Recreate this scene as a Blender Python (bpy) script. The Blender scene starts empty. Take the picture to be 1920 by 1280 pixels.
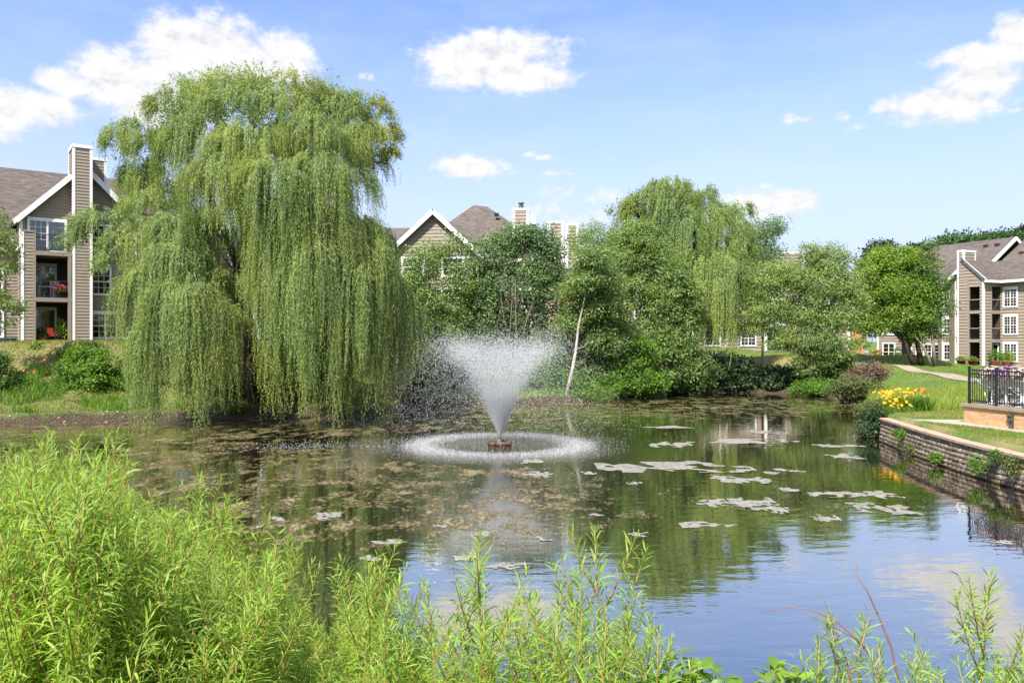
import bpy, math
import numpy as np
from mathutils import Vector, Matrix
R = math.radians
SC = bpy.context.scene
COL = SC.collection
F = 1500.0      # focal length in photograph pixels (1920 wide)
EYE = 3.8       # eye height above the pond

def at(px, py, D):
    """world point that the photograph shows at pixel (px,py), standing D metres away"""
    return np.array([(px-960.0)/F*D, D, EYE-(py-640.0)/F*D])
def onz(px, py, z):
    D = F*(EYE-z)/(py-640.0)
    return np.array([(px-960.0)/F*D, D, z])

# ------------------------------------------------------------------ objects
def tag(o, label=None, cat=None, group=None, kind=None):
    if label: o['label'] = label
    if cat: o['category'] = cat
    if group: o['group'] = group
    if kind: o['kind'] = kind
    return o
def empty(name, loc=(0,0,0), rz=0.0, label=None, cat=None, group=None):
    o = bpy.data.objects.new(name, None); COL.objects.link(o)
    o.empty_display_size = .2
    o.location = loc; o.rotation_euler = (0,0,rz)
    return tag(o, label, cat, group)
def link(name, me, mat, parent=None):
    o = bpy.data.objects.new(name, me); COL.objects.link(o)
    if mat is not None and len(me.materials) == 0: me.materials.append(mat)
    if parent is not None: o.parent = parent
    return o
def copy_tree(o, parent=None):
    c = o.copy(); COL.objects.link(c)
    if parent is not None: c.parent = parent
    for ch in list(o.children): copy_tree(ch, c)
    return c
def mesh_np(name, V, Q=None, T=None, smooth=False):
    """mesh from arrays: V (n,3), Q quads (m,4), T tris (k,3)"""
    me = bpy.data.meshes.new(name)
    V = np.asarray(V, dtype=np.float32)
    me.vertices.add(len(V)); me.vertices.foreach_set('co', V.ravel())
    loops = []; starts = []; pos = 0
    if Q is not None and len(Q):
        Q = np.asarray(Q, dtype=np.int32); loops.append(Q.ravel())
        starts.append(np.arange(len(Q), dtype=np.int32)*4); pos = len(Q)*4
    if T is not None and len(T):
        T = np.asarray(T, dtype=np.int32); loops.append(T.ravel())
        starts.append(pos+np.arange(len(T), dtype=np.int32)*3)
    L = np.concatenate(loops); S = np.concatenate(starts)
    me.loops.add(len(L)); me.loops.foreach_set('vertex_index', L)
    me.polygons.add(len(S)); me.polygons.foreach_set('loop_start', S)
    me.update(calc_edges=True)
    if smooth: me.polygons.foreach_set('use_smooth', np.ones(len(S), dtype=bool))
    return me
class MB:
    def __init__(s): s.v = []; s.f = []; s.smooth = False
    def add(s, vs, fs):
        b = len(s.v); s.v += [tuple(float(c) for c in v) for v in vs]; s.f += [tuple(b+i for i in f) for f in fs]
    def quad(s, a, b, c, d): s.add([a,b,c,d], [(0,1,2,3)])
    def box(s, x0, x1, y0, y1, z0, z1):
        s.add([(x0,y0,z0),(x1,y0,z0),(x1,y1,z0),(x0,y1,z0),(x0,y0,z1),(x1,y0,z1),(x1,y1,z1),(x0,y1,z1)],
              [(0,3,2,1),(4,5,6,7),(0,1,5,4),(1,2,6,5),(2,3,7,6),(3,0,4,7)])
    def beam(s, p, q, w, h, up=(0,0,1)):
        p = Vector(p); q = Vector(q); d = (q-p).normalized(); up = Vector(up)
        sd = d.cross(up)
        if sd.length < 1e-4: sd = d.cross(Vector((1,0,0)))
        sd.normalize(); u = sd.cross(d).normalized()
        a = sd*w/2; b = u*h/2
        s.add([p-a-b,p+a-b,p+a+b,p-a+b,q-a-b,q+a-b,q+a+b,q-a+b],
              [(0,1,2,3),(7,6,5,4),(0,4,5,1),(1,5,6,2),(2,6,7,3),(3,7,4,0)])
    def tube(s, pts, rad, n=6, cap=True):
        pts = [Vector(p) for p in pts]
        if not hasattr(rad, '__len__'): rad = [rad]*len(pts)
        vs = []; fs = []; ref = Vector((.31,.87,.2))
        for i, p in enumerate(pts):
            d = (pts[min(i+1,len(pts)-1)]-pts[max(i-1,0)])
            if d.length < 1e-6: d = Vector((0,0,1))
            d.normalize(); a = d.cross(ref)
            if a.length < 1e-3: a = d.cross(Vector((1,0,0)))
            a.normalize(); b = d.cross(a)
            for k in range(n):
                t = 2*math.pi*k/n; vs.append(p+(a*math.cos(t)+b*math.sin(t))*rad[i])
        for i in range(len(pts)-1):
            for k in range(n):
                fs.append((i*n+k, i*n+(k+1)%n, (i+1)*n+(k+1)%n, (i+1)*n+k))
        if cap:
            fs.append(tuple(range(n))[::-1]); fs.append(tuple((len(pts)-1)*n+k for k in range(n)))
        s.add(vs, fs)
    def lathe(s, prof, n=14, c=(0,0,0)):
        vs = []; fs = []
        for r, z in prof:
            for k in range(n):
                t = 2*math.pi*k/n; vs.append((c[0]+r*math.cos(t), c[1]+r*math.sin(t), c[2]+z))
        for i in range(len(prof)-1):
            for k in range(n): fs.append((i*n+k, i*n+(k+1)%n, (i+1)*n+(k+1)%n, (i+1)*n+k))
        fs.append(tuple(range(n))[::-1]); fs.append(tuple((len(prof)-1)*n+k for k in range(n)))
        s.add(vs, fs)
    def prism(s, poly, n, t):
        """extrude polygon (3-D points) by vector n*t"""
        n = Vector(n)*t; m = len(poly)
        a = [Vector(p) for p in poly]; b = [p+n for p in a]
        fs = [tuple(range(m))[::-1], tuple(range(m,2*m))]
        for i in range(m): j = (i+1) % m; fs.append((i,j,m+j,m+i))
        s.add(a+b, fs)
    def build(s, name, mat, parent=None, smooth=False):
        me = bpy.data.meshes.new(name); me.from_pydata(s.v, [], s.f); me.update()
        if smooth: me.polygons.foreach_set('use_smooth', np.ones(len(me.polygons), dtype=bool))
        return link(name, me, mat, parent)

# ------------------------------------------------------------------ materials
def new_mat(name):
    m = bpy.data.materials.new(name); m.use_nodes = True
    nt = m.node_tree; nt.nodes.clear()
    return m, nt
def N(nt, typ, **kw):
    n = nt.nodes.new(typ)
    for k, v in kw.items(): setattr(n, k, v)
    return n
def setin(n, **kw):
    for k, v in kw.items(): n.inputs[k.replace('_',' ')].default_value = v
    return n
def rgba(c): return (c[0],c[1],c[2],1.0)
def ramp(nt, fac, stops, interp='LINEAR'):
    r = N(nt, 'ShaderNodeValToRGB'); r.color_ramp.interpolation = interp
    e = r.color_ramp.elements
    while len(e) > 1: e.remove(e[-1])
    e[0].position = stops[0][0]; e[0].color = rgba(stops[0][1])
    for p, c in stops[1:]:
        x = e.new(p); x.color = rgba(c)
    nt.links.new(fac, r.inputs[0]); return r
def mixc(nt, fac, a, b, blend='MIX'):
    m = N(nt, 'ShaderNodeMix', data_type='RGBA', blend_type=blend)
    for k_, v in ((0,fac),(6,a),(7,b)):
        sock = m.inputs[k_]
        if hasattr(v, 'is_output'): nt.links.new(v, sock)
        elif k_ == 0: sock.default_value = v
        else: sock.default_value = rgba(v)
    return m.outputs[2]
def math_(nt, op, a, b=None, clamp=False):
    m = N(nt, 'ShaderNodeMath', operation=op); m.use_clamp = clamp
    for i, v in enumerate((a,b)):
        if v is None: continue
        if hasattr(v, 'is_output'): nt.links.new(v, m.inputs[i])
        else: m.inputs[i].default_value = v
    return m.outputs[0]
def noise(nt, scale, detail=3, rough=.55, vec=None, stretch=None, coord='Object'):
    n = N(nt, 'ShaderNodeTexNoise'); setin(n, Scale=scale, Detail=detail, Roughness=rough)
    if vec is None:
        tc = N(nt, 'ShaderNodeTexCoord'); vec = tc.outputs[coord]
    if stretch:
        mp = N(nt, 'ShaderNodeMapping'); mp.inputs['Scale'].default_value = stretch
        nt.links.new(vec, mp.inputs[0]); vec = mp.outputs[0]
    nt.links.new(vec, n.inputs['Vector']); return n.outputs['Fac']
def out(nt, shader, disp=None):
    o = N(nt, 'ShaderNodeOutputMaterial'); nt.links.new(shader, o.inputs[0]); return o
def principled(nt, col=None, rough=.6, spec=.4, metal=0.0, bump=None, bump_d=.02, bump_s=.5):
    b = N(nt, 'ShaderNodeBsdfPrincipled')
    b.inputs['Roughness'].default_value = rough if not hasattr(rough,'is_output') else .5
    if hasattr(rough,'is_output'): nt.links.new(rough, b.inputs['Roughness'])
    b.inputs['Specular IOR Level'].default_value = spec; b.inputs['Metallic'].default_value = metal
    if hasattr(col,'is_output'): nt.links.new(col, b.inputs['Base Color'])
    elif col is not None: b.inputs['Base Color'].default_value = rgba(col)
    if bump is not None:
        bp = N(nt, 'ShaderNodeBump'); setin(bp, Strength=bump_s, Distance=bump_d)
        nt.links.new(bump, bp.inputs['Height']); nt.links.new(bp.outputs[0], b.inputs['Normal'])
    return b
def surf_mat(name, c1, c2=None, scale=3.0, rough=.6, spec=.4, metal=0.0, bump=0.0, stretch=None, detail=4):
    """plain surface with noise variation"""
    m, nt = new_mat(name)
    c2 = c2 or tuple(x*.82 for x in c1)
    f = noise(nt, scale, detail, .6, stretch=stretch)
    r = ramp(nt, f, [(.32,c2),(.68,c1)])
    b = principled(nt, r.outputs[0], rough, spec, metal, f if bump else None, bump or .01)
    out(nt, b.outputs[0]); return m
def leaf_mat(name, dark, light, trans=.4, rough=.55, clump=.45, tint=None, tint_amt=.35, cscale=None, stretch=None):
    m, nt = new_mat(name)
    g = N(nt, 'ShaderNodeNewGeometry')
    r = ramp(nt, g.outputs['Random Per Island'], [(0,dark),(.55,tuple((a+b)/2 for a,b in zip(dark,light))),(1,light)])
    f = noise(nt, cscale or clump, 3, .6, stretch=stretch)
    v = ramp(nt, f, [(.3,(.70,.74,.82)),(.7,(1.24,1.17,1.0))])
    col = mixc(nt, 1.0, r.outputs[0], v.outputs[0], 'MULTIPLY')
    if tint:
        f2 = noise(nt, clump*.6+.05, 2, .5)
        k = math_(nt, 'MULTIPLY', ramp(nt, f2, [(.45,(0,0,0)),(.7,(1,1,1))]).outputs[0], tint_amt)
        col = mixc(nt, k, col, tint)
    b = principled(nt, col, rough, .35)
    t = N(nt, 'ShaderNodeBsdfTranslucent')
    tc = mixc(nt, 1.0, col, (1.25,1.2,.55), 'MULTIPLY'); nt.links.new(tc, t.inputs[0])
    mx = N(nt, 'ShaderNodeMixShader'); mx.inputs[0].default_value = trans
    nt.links.new(b.outputs[0], mx.inputs[1]); nt.links.new(t.outputs[0], mx.inputs[2])
    out(nt, mx.outputs[0]); return m
EXPO = 1.1; SUN_E = 4.6; SKY_S = 0.132; CLOUD = 3.6; SKY_TINT = (0.80,0.82,0.98)
# ------------------------------------------------------------------ foliage
def unit(v): return v/np.maximum(np.linalg.norm(v, axis=-1, keepdims=True), 1e-9)
def leaf_quads(C, A, Nn, L, W, wide=.45):
    """rhombus leaves: base C, axis A (unit), rough normal Nn, length L, width W"""
    S = unit(np.cross(A, Nn)); L = L[:,None]; W = W[:,None]
    n = len(C); V = np.empty((n,4,3))
    V[:,0] = C; V[:,1] = C+A*L*wide+S*W/2; V[:,2] = C+A*L; V[:,3] = C+A*L*wide-S*W/2
    return V.reshape(-1,3), np.arange(n*4).reshape(-1,4)
def rand_unit(rng, n):
    return unit(rng.normal(size=(n,3)))
def blobs_px(D, lst):
    """(px,py,rx,ry[,dD[,depth factor]]) in photograph pixels at distance D -> world ellipsoids"""
    o = []
    for b in lst:
        px,py,rx,ry = b[:4]; dD = b[4] if len(b) > 4 else 0; k = b[5] if len(b) > 5 else .85
        d = D+dD; c = at(px,py,d)
        o.append((c[0],c[1],c[2], rx/F*d, max(rx,ry*.7)/F*d*k, ry/F*d))
    return np.array(o)
def crown(rng, blobs, nclump, per, cr, L, W, flat=.6, hollow=.45, droop=.15, up=.5):
    """leaf clumps spread through ellipsoids; leaves scattered in each clump"""
    vol = (blobs[:,3]*blobs[:,4]*blobs[:,5])**.72
    pick = rng.choice(len(blobs), nclump, p=vol/vol.sum())
    b = blobs[pick]; u = rand_unit(rng, nclump); r = (hollow+(1-hollow)*rng.random(nclump)**.6)[:,None]
    cc = b[:,:3]+u*r*b[:,3:6]
    size = cr*(.55+.9*rng.random(nclump))
    n = nclump*per; idx = np.repeat(np.arange(nclump), per)
    off = rng.normal(size=(n,3)); off *= (rng.random(n)**.33/np.maximum(np.linalg.norm(off,axis=1),1e-6))[:,None]
    off *= size[idx][:,None]; off[:,2] *= flat
    C = cc[idx]+off
    A = rand_unit(rng, n)*.8+unit(off)*.7; A[:,2] -= droop; A = unit(A)
    Nn = rand_unit(rng, n)*.75+(u*.55)[idx]+unit(off)*.45; Nn[:,2] += up; Nn = unit(Nn)
    s = .65+.7*rng.random(n)
    V,Q = leaf_quads(C, A, Nn, L*s, W*s)
    return V, Q, cc
def limbs(rng, mb, base, targets, r0, fork=.35, sides=6, wob=.04, thin=.12):
    """trunk from base up to a fork, then one curved limb to each target"""
    base = np.array(base, float); T = np.array(targets, float); top = T.mean(0)
    fk = base+(top-base)*fork; fk[0] += rng.normal()*wob*3
    h = np.linalg.norm(fk-base)
    pts = [base+(fk-base)*t+np.array([rng.normal()*wob*h*.3,rng.normal()*wob*h*.3,0])*(t>0)*(t<1) for t in np.linspace(0,1,5)]
    mb.tube(pts, list(np.linspace(r0*1.25,r0*.8,5)), sides)
    for t in T:
        d = t-fk; ln = np.linalg.norm(d); P = []
        for s in np.linspace(0,1,7):
            p = fk+d*s; p[2] += math.sin(s*math.pi)*ln*.06
            if 0 < s < 1: p += rng.normal(size=3)*wob*ln*.35
            P.append(p)
        rr = r0*(.35+.35*rng.random()); mb.tube(P, list(np.linspace(rr, rr*thin, 7)), 5)
        for k in range(3):
            i = rng.integers(2,5); q = np.array(P[i]); e = q+rng.normal(size=3)*ln*.22+np.array([0,0,ln*.1])
            mb.tube([q,(q+e)/2+rng.normal(size=3)*.05,e], [rr*.3,rr*.18,rr*.06], 4)
def tree(name, label, cat, base, blobs, leafm, barkm, seed, nclump=260, per=60, cr=.6, L=.17, W=.09, r0=.16,
         fork=.3, flat=.6, hollow=.35, droop=.15, group=None, extra=None, lim=None, up=.5, crown_name='crown'):
    rng = np.random.default_rng(seed)
    root = empty(name, tuple(base), 0, label, cat, group)
    V,Q,cc = crown(rng, blobs, nclump, per, cr, L, W, flat, hollow, droop, up)
    V = V-np.array(base)
    link(crown_name, mesh_np('crown', V, Q), leafm, root)
    mb = MB()
    tg = blobs[:,:3] if lim is None else blobs[lim,:3]
    if barkm is not None:
        limbs(rng, mb, (0,0,-.2), tg-np.array(base), r0, fork)
        # twigs reaching into a share of the clumps
        sel = rng.choice(len(cc), min(len(cc), 50), replace=False)
        for i in sel:
            c = cc[i]-np.array(base); j = np.argmin(np.linalg.norm(tg-cc[i],axis=1)); s = tg[j]-np.array(base)
            m = (c+s)/2+rng.normal(size=3)*.12
            mb.tube([s,m,c], [r0*.16,r0*.1,r0*.04], 4, False)
        if extra: extra(mb, rng)
        mb.build('trunk', barkm, root, True)
    return root
def shrub(name, label, base, blobs, leafm, seed, nclump=90, per=60, cr=.35, L=.12, W=.06, barkm=None, group=None, **k):
    """many-stemmed bush"""
    rng = np.random.default_rng(seed)
    root = empty(name, tuple(base), 0, label, k.pop('cat','shrub'), group)
    V,Q,cc = crown(rng, blobs, nclump, per, cr, L, W, k.get('flat',.65), k.get('hollow',.3), k.get('droop',.1), k.get('up',.6))
    link('foliage', mesh_np('foliage', V-np.array(base), Q), leafm, root)
    if barkm is not None:
        mb = MB()
        for i in rng.choice(len(cc), min(26,len(cc)), replace=False):
            c = cc[i]-np.array(base); s = np.array([rng.normal()*.15,rng.normal()*.1,-.1])
            mb.tube([s,(s+c)/2+np.array([0,0,.15])+rng.normal(size=3)*.05,c], [.03,.022,.008], 5, False)
        mb.build('stems' if False else 'stem', barkm, root, True)
    return root
def strands(rng, tiers, D, L=.17, W=.034, step=.075, ground=None, lock=26, dens=.95):
    """weeping foliage: tiers of (px,py,rx,ry,dD, lenmin, lenmax, locks)"""
    Cs=[]; As=[]; Ns=[]; Ls=[]; starts=[]
    for (px,py,rx,ry,dD,l0,l1,nl) in tiers:
        d = D+dD; c = at(px,py,d); ra = np.array([rx/F*d, max(rx*.8,.6*ry)/F*d, ry/F*d])
        u = rand_unit(rng, nl); u[:,2] = np.abs(u[:,2])*1.0-.12; u[:,1] = np.where(rng.random(nl)<.62, -np.abs(u[:,1]), u[:,1]); u = unit(u)
        P = c+u*ra*(.8+.25*rng.random(nl))[:,None]
        hor = u.copy(); hor[:,2] = 0; hor = unit(hor+rng.normal(size=(nl,3))*.25*np.array([1,1,0]))
        ln = l0+(l1-l0)*rng.random(nl)**1.5
        # each lock: several strands side by side
        nl = max(int(nl*11/lock*dens),6); P = P[:nl]; hor = hor[:nl]; ln = ln[:nl]; u_ = u[:nl]
        idx = np.repeat(np.arange(nl), lock); m = len(idx)
        S = P[idx]+rng.normal(size=(m,3))*np.array([.115,.115,.20])
        H = hor[idx]+rng.normal(size=(m,3))*.22*np.array([1,1,0]); ln2 = ln[idx]*(.72+.36*rng.random(m)); o = .25+.5*rng.random(m)
        starts.append(S)
        k = np.maximum((ln2/step).astype(int), 4); ii = np.repeat(np.arange(m), k)
        first = np.repeat(np.cumsum(k)-k, k); j = np.arange(len(ii))-first
        s = (j+rng.random(len(ii)))*step
        e = 1-np.exp(-s/.55)
        ph = rng.random(m)*6.28; sway = np.stack([np.sin(s*1.1+ph[ii])*.05*s, np.cos(s*.9+ph[ii])*.05*s, 0*s],1)*.5
        C = S[ii]+H[ii]*(o[ii]*e)[:,None]+sway; C[:,2] += .22*e*np.exp(-s*.8)*2-(s-.5*e)
        C += rng.normal(size=C.shape)*.02
        A = rng.normal(size=C.shape)*.33+H[ii]*np.exp(-s/.5)[:,None]*.8; A[:,2] -= 1.0*(1-np.exp(-s/.4))+.15
        Nn = rng.normal(size=C.shape)*.55+H[ii]*.8+u_[idx][ii]*.5
        sc = (.6+.6*rng.random(len(ii)))*np.clip(1.15-.35*s/np.maximum(ln2[ii],.1),.5,1.2)
        Cs.append(C); As.append(unit(A)); Ns.append(unit(Nn)); Ls.append(sc)
    C=np.concatenate(Cs); A=np.concatenate(As); Nn=np.concatenate(Ns); s=np.concatenate(Ls)
    if ground is not None:
        keep = C[:,2] > ground(C[:,0],C[:,1])+.12+.3*rng.random(len(C)); C,A,Nn,s = C[keep],A[keep],Nn[keep],s[keep]
    return leaf_quads(C,A,Nn,L*s,W*(.7+.3*s))
def blades(rng, P, h, w, lean=.35, curve=.5):
    """grass blades: base points P, heights h; two-segment bent ribbons"""
    n=len(P); a=rng.random(n)*6.283; H=np.stack([np.cos(a),np.sin(a),0*a],1); S=np.stack([-np.sin(a),np.cos(a),0*a],1)
    # turn ribbons half way to random sides
    b=rng.random(n)*6.283; S=np.stack([np.cos(b),np.sin(b),0*b],1)
    l=(lean*rng.random(n)*h)[:,None]; h=h[:,None]; w=np.asarray(w)*np.ones(n); w=w[:,None]
    Z=np.array([0,0,1.0])
    m=P+H*l*.5+Z*h*.6; t=P+H*l*(1+curve)+Z*h*(.95-.2*rng.random(n)[:,None]*curve)
    V=np.empty((n,5,3)); V[:,0]=P-S*w/2; V[:,1]=P+S*w/2; V[:,2]=m+S*w*.4; V[:,3]=m-S*w*.4; V[:,4]=t
    i=np.arange(n)*5
    Q=np.stack([i,i+1,i+2,i+3],1); T=np.stack([i+3,i+2,i+4],1)
    return V.reshape(-1,3),Q,T
# ------------------------------------------------------------------ camera, light, sky
cam = bpy.data.cameras.new('camera'); co = bpy.data.objects.new('camera', cam); COL.objects.link(co)
cam.sensor_width = 36; cam.lens = 36*F/1920; cam.clip_start = .05; cam.clip_end = 6000
co.location = (0,0,EYE); co.rotation_euler = (R(90),0,0); SC.camera = co
SC.render.resolution_x = 1024; SC.render.resolution_y = 682
SC.view_settings.view_transform = 'Standard'; SC.view_settings.look = 'None'
SC.view_settings.exposure = EXPO; SC.view_settings.gamma = 1
SC.cycles.use_adaptive_sampling = False
SC.cycles.max_bounces = 8; SC.cycles.diffuse_bounces = 4; SC.cycles.glossy_bounces = 4
SC.cycles.transmission_bounces = 5; SC.cycles.transparent_max_bounces = 8
SC.cycles.sample_clamp_indirect = 6; SC.cycles.caustics_reflective = False; SC.cycles.caustics_refractive = False
SC.cycles.use_denoising = True

SUN_EL, SUN_AZ = R(50), R(207)     # azimuth clockwise from +Y: behind the viewer, to the west
sd = Vector((math.sin(SUN_AZ)*math.cos(SUN_EL), math.cos(SUN_AZ)*math.cos(SUN_EL), math.sin(SUN_EL)))
sl = bpy.data.lights.new('sun','SUN'); sl.energy = SUN_E; sl.angle = R(.6); sl.color = (1,.95,.87)
so = bpy.data.objects.new('sun', sl); COL.objects.link(so); so.rotation_euler = (-sd).to_track_quat('-Z','Y').to_euler()
W = bpy.data.worlds.new('World'); SC.world = W; W.use_nodes = True
nt = W.node_tree; nt.nodes.clear()
sky = N(nt,'ShaderNodeTexSky', sky_type='NISHITA', sun_disc=False)
sky.sun_elevation = SUN_EL; sky.sun_rotation = SUN_AZ; sky.air_density = 1.0; sky.dust_density = 1.2; sky.ozone_density = 1.6; sky.altitude = 200
tc = N(nt,'ShaderNodeTexCoord'); sep = N(nt,'ShaderNodeSeparateXYZ'); nt.links.new(tc.outputs['Generated'], sep.inputs[0])
az = math_(nt,'ARCTAN2', sep.outputs[0], sep.outputs[1]); el = math_(nt,'ARCSINE', sep.outputs[2])
cv = N(nt,'ShaderNodeCombineXYZ'); nt.links.new(az,cv.inputs[0]); nt.links.new(el,cv.inputs[1])
# big cumulus puffs: (centre and half sizes read off the photograph, turned into azimuth / elevation)
puffs = [(325,95,75,62),(415,95,85,55),(460,130,120,52),(530,105,55,40),(250,160,110,50),(300,195,120,40),(165,97,55,22),(200,130,60,40),
 (120,155,60,24),(60,200,85,32),(0,215,70,45),(210,212,55,18),(330,240,60,40),
 (935,92,125,28),(850,112,60,34),(920,130,130,34),(1000,148,85,20),
 (885,313,68,20),(1000,294,40,7),(1052,322,34,8),(965,326,14,6),
 (1095,363,76,15),(1010,402,60,16),(1095,402,60,16),(690,140,14,8),
 (1395,362,52,16),(1440,385,92,26),(1370,392,50,22),
 (1830,150,75,38),(1760,190,110,24),(1730,222,60,18),(1800,200,90,26),(1860,100,120,20),(1905,70,50,38),(1910,204,28,9),
 (1500,222,34,6),(1578,218,20,8),(1590,242,26,6)]
xx = [(2300,260,200,60),(2250,80,240,90),(-250,250,200,60),(-300,60,240,80),(900,-420,420,120),(1900,-380,420,120),(100,-360,300,110),(1500,-800,500,200)]
high = [(R(a_),e_,ra_,re_) for a_,e_,ra_,re_ in ((-150,.62,.42,.20),(-95,.70,.40,.22),(-35,.92,.40,.20),(30,.85,.42,.18),(85,.66,.42,.22),(140,.60,.40,.24),(178,.85,.55,.22),(-175,.36,.5,.14),(120,.30,.4,.13),(-120,.30,.45,.12),(0,1.25,1.6,.16),(-180,1.22,1.2,.15))]  # unseen clouds added overhead and behind the viewer to lift the ambient light
cur = None; curs = {}
pr_ = np.random.default_rng(4); pf = []; small = []
for (px,py,rx,ry) in puffs:
    if rx*ry > 1300: pf.append((px,py,rx,ry))
    else:
        for k in range(5): small.append((px+rx*pr_.uniform(-.75,.75), py+ry*pr_.uniform(-.7,.6), rx*pr_.uniform(.28,.6), ry*pr_.uniform(.4,.9)))
for (px,py,rx,ry) in pf+xx+high+['next']*0+small:
    if small and (px,py,rx,ry) == small[0]: curs['big'] = cur; cur = None
    if (px,py,rx,ry) in high: a,e,ra,re = px,py,rx,ry
    else:
        a = math.atan2(px-960, F); e = math.atan2(640-py, math.hypot(F,px-960))
        ra = rx/F*math.cos(a)**2*1.25; re = ry/F*math.cos(a)*1.35
    m = N(nt,'ShaderNodeVectorMath', operation='MULTIPLY_ADD'); nt.links.new(cv.outputs[0], m.inputs[0])
    m.inputs[1].default_value = (1/ra,1/re,0); m.inputs[2].default_value = (-a/ra,-e/re,0)
    l = N(nt,'ShaderNodeVectorMath', operation='LENGTH'); nt.links.new(m.outputs[0], l.inputs[0])
    if cur is None: cur = l.outputs['Value']
    else:
        k = N(nt,'ShaderNodeMath', operation='SMOOTH_MIN'); k.inputs[2].default_value = .22
        nt.links.new(cur,k.inputs[0]); nt.links.new(l.outputs['Value'],k.inputs[1]); cur = k.outputs[0]
n1 = math_(nt,'ADD', math_(nt,'MULTIPLY',noise(nt, 17, 7, .6, cv.outputs[0], (1,1.5,1)),.5), math_(nt,'MULTIPLY',noise(nt, 52, 6, .62, cv.outputs[0], (1,1.4,1)),.5))
mp = N(nt,'ShaderNodeVectorMath', operation='ADD'); nt.links.new(cv.outputs[0],mp.inputs[0]); mp.inputs[1].default_value = (-.006,.012,0)
n2 = math_(nt,'ADD', math_(nt,'MULTIPLY',noise(nt, 17, 7, .6, mp.outputs[0], (1,1.5,1)),.5), math_(nt,'MULTIPLY',noise(nt, 52, 6, .62, mp.outputs[0], (1,1.4,1)),.5))
d = math_(nt,'MAXIMUM', math_(nt,'MULTIPLY', math_(nt,'SUBTRACT', 1.0, curs['big']), 1.9), math_(nt,'MULTIPLY', math_(nt,'SUBTRACT', .95, cur), .62))
d = math_(nt,'ADD', d, math_(nt,'MULTIPLY', math_(nt,'SUBTRACT', n1, .5), 3.3))
al = N(nt,'ShaderNodeMapRange', interpolation_type='SMOOTHSTEP'); nt.links.new(d, al.inputs[0]); setin(al, From_Min=-.08, From_Max=1.05)
# thin haze-white towards the horizon plus a veil of cirrus
ci = noise(nt, 5, 5, .6, cv.outputs[0], (1,3.2,1))
cr_ = N(nt,'ShaderNodeMapRange'); nt.links.new(ci, cr_.inputs[0]); setin(cr_, From_Min=.45, From_Max=.8, To_Min=0, To_Max=.35)
hz = N(nt,'ShaderNodeMapRange', interpolation_type='SMOOTHSTEP'); nt.links.new(el, hz.inputs[0]); setin(hz, From_Min=-.02, From_Max=.44, To_Min=.95, To_Max=.0)
skyc = mixc(nt, 1.0, sky.outputs[0], SKY_TINT, 'MULTIPLY')
skyc = mixc(nt, hz.outputs[0], skyc, tuple(c*CLOUD for c in (.70,.785,.97)))
skyc = mixc(nt, math_(nt,'MULTIPLY', cr_.outputs[0], .8), skyc, tuple(c*CLOUD for c in (.85,.92,1.0)))
lit = math_(nt,'ADD', math_(nt,'MULTIPLY', math_(nt,'SUBTRACT', n1, n2), 3.4), math_(nt,'MULTIPLY', d, .12))
cc_ = ramp(nt, math_(nt,'ADD', lit, .45, True), [(0,(.78,.80,.87)),(.35,(.90,.91,.94)),(.65,(.98,.98,.98)),(1,(1.04,1.03,1.02))])
cl = mixc(nt, 1.0, cc_.outputs[0], (CLOUD,CLOUD,CLOUD), 'MULTIPLY')
fin = mixc(nt, al.outputs[0], skyc, cl)
bg = N(nt,'ShaderNodeBackground'); nt.links.new(fin,bg.inputs[0]); bg.inputs[1].default_value = SKY_S
wo = N(nt,'ShaderNodeOutputWorld'); nt.links.new(bg.outputs[0],wo.inputs[0])

# ------------------------------------------------------------------ ground
shore = [(-70,34),(-40,35)]+[tuple(onz(x,y,0)[:2]) for x,y in
  [(0,797),(130,793),(260,790),(390,788),(500,785),(600,785),(690,783),(745,773),(790,765),(900,760),(1000,757),(1080,755),(1140,750),(1200,745),(1300,737),(1380,736),(1450,738),(1510,740),(1560,745),(1595,752),(1612,762),(1620,780),(1626,800)]]
wall_line = [(14.05,30.8),(13.75,29),(13.4,26.6),(13.1,24.3),(12.95,22.2),(12.95,20.2),(13.1,17.5),(13.5,14),(14.1,10.5),(14.6,8)]
near = [(14.2,6.6),(11,6.4),(7,6.6),(3,6.9),(0,7.4),(-2.5,8.3),(-5,9.6),(-8,11.2),(-12,13),(-18,14),(-30,13),(-70,10)]
POND = np.array(shore+[(p[0]+.28,p[1]) for p in wall_line]+near)
WALL = np.array(wall_line)
def seg_dist(P, poly, closed):
    d = np.full(len(P), 1e9); n = len(poly)
    for i in range(n if closed else n-1):
        a = poly[i]; b = poly[(i+1)%n]; ab = b-a
        t = np.clip(((P-a)@ab)/(ab@ab),0,1); d = np.minimum(d, np.linalg.norm(P-(a+t[:,None]*ab),axis=1))
    return d
def inside(P, poly):
    c = np.zeros(len(P),bool); n = len(poly); j = n-1
    for i in range(n):
        xi,yi = poly[i]; xj,yj = poly[j]
        k = ((yi>P[:,1])!=(yj>P[:,1]))&(P[:,0] < (xj-xi)*(P[:,1]-yi)/(yj-yi+1e-12)+xi); c ^= k; j = i
    return c
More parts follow.
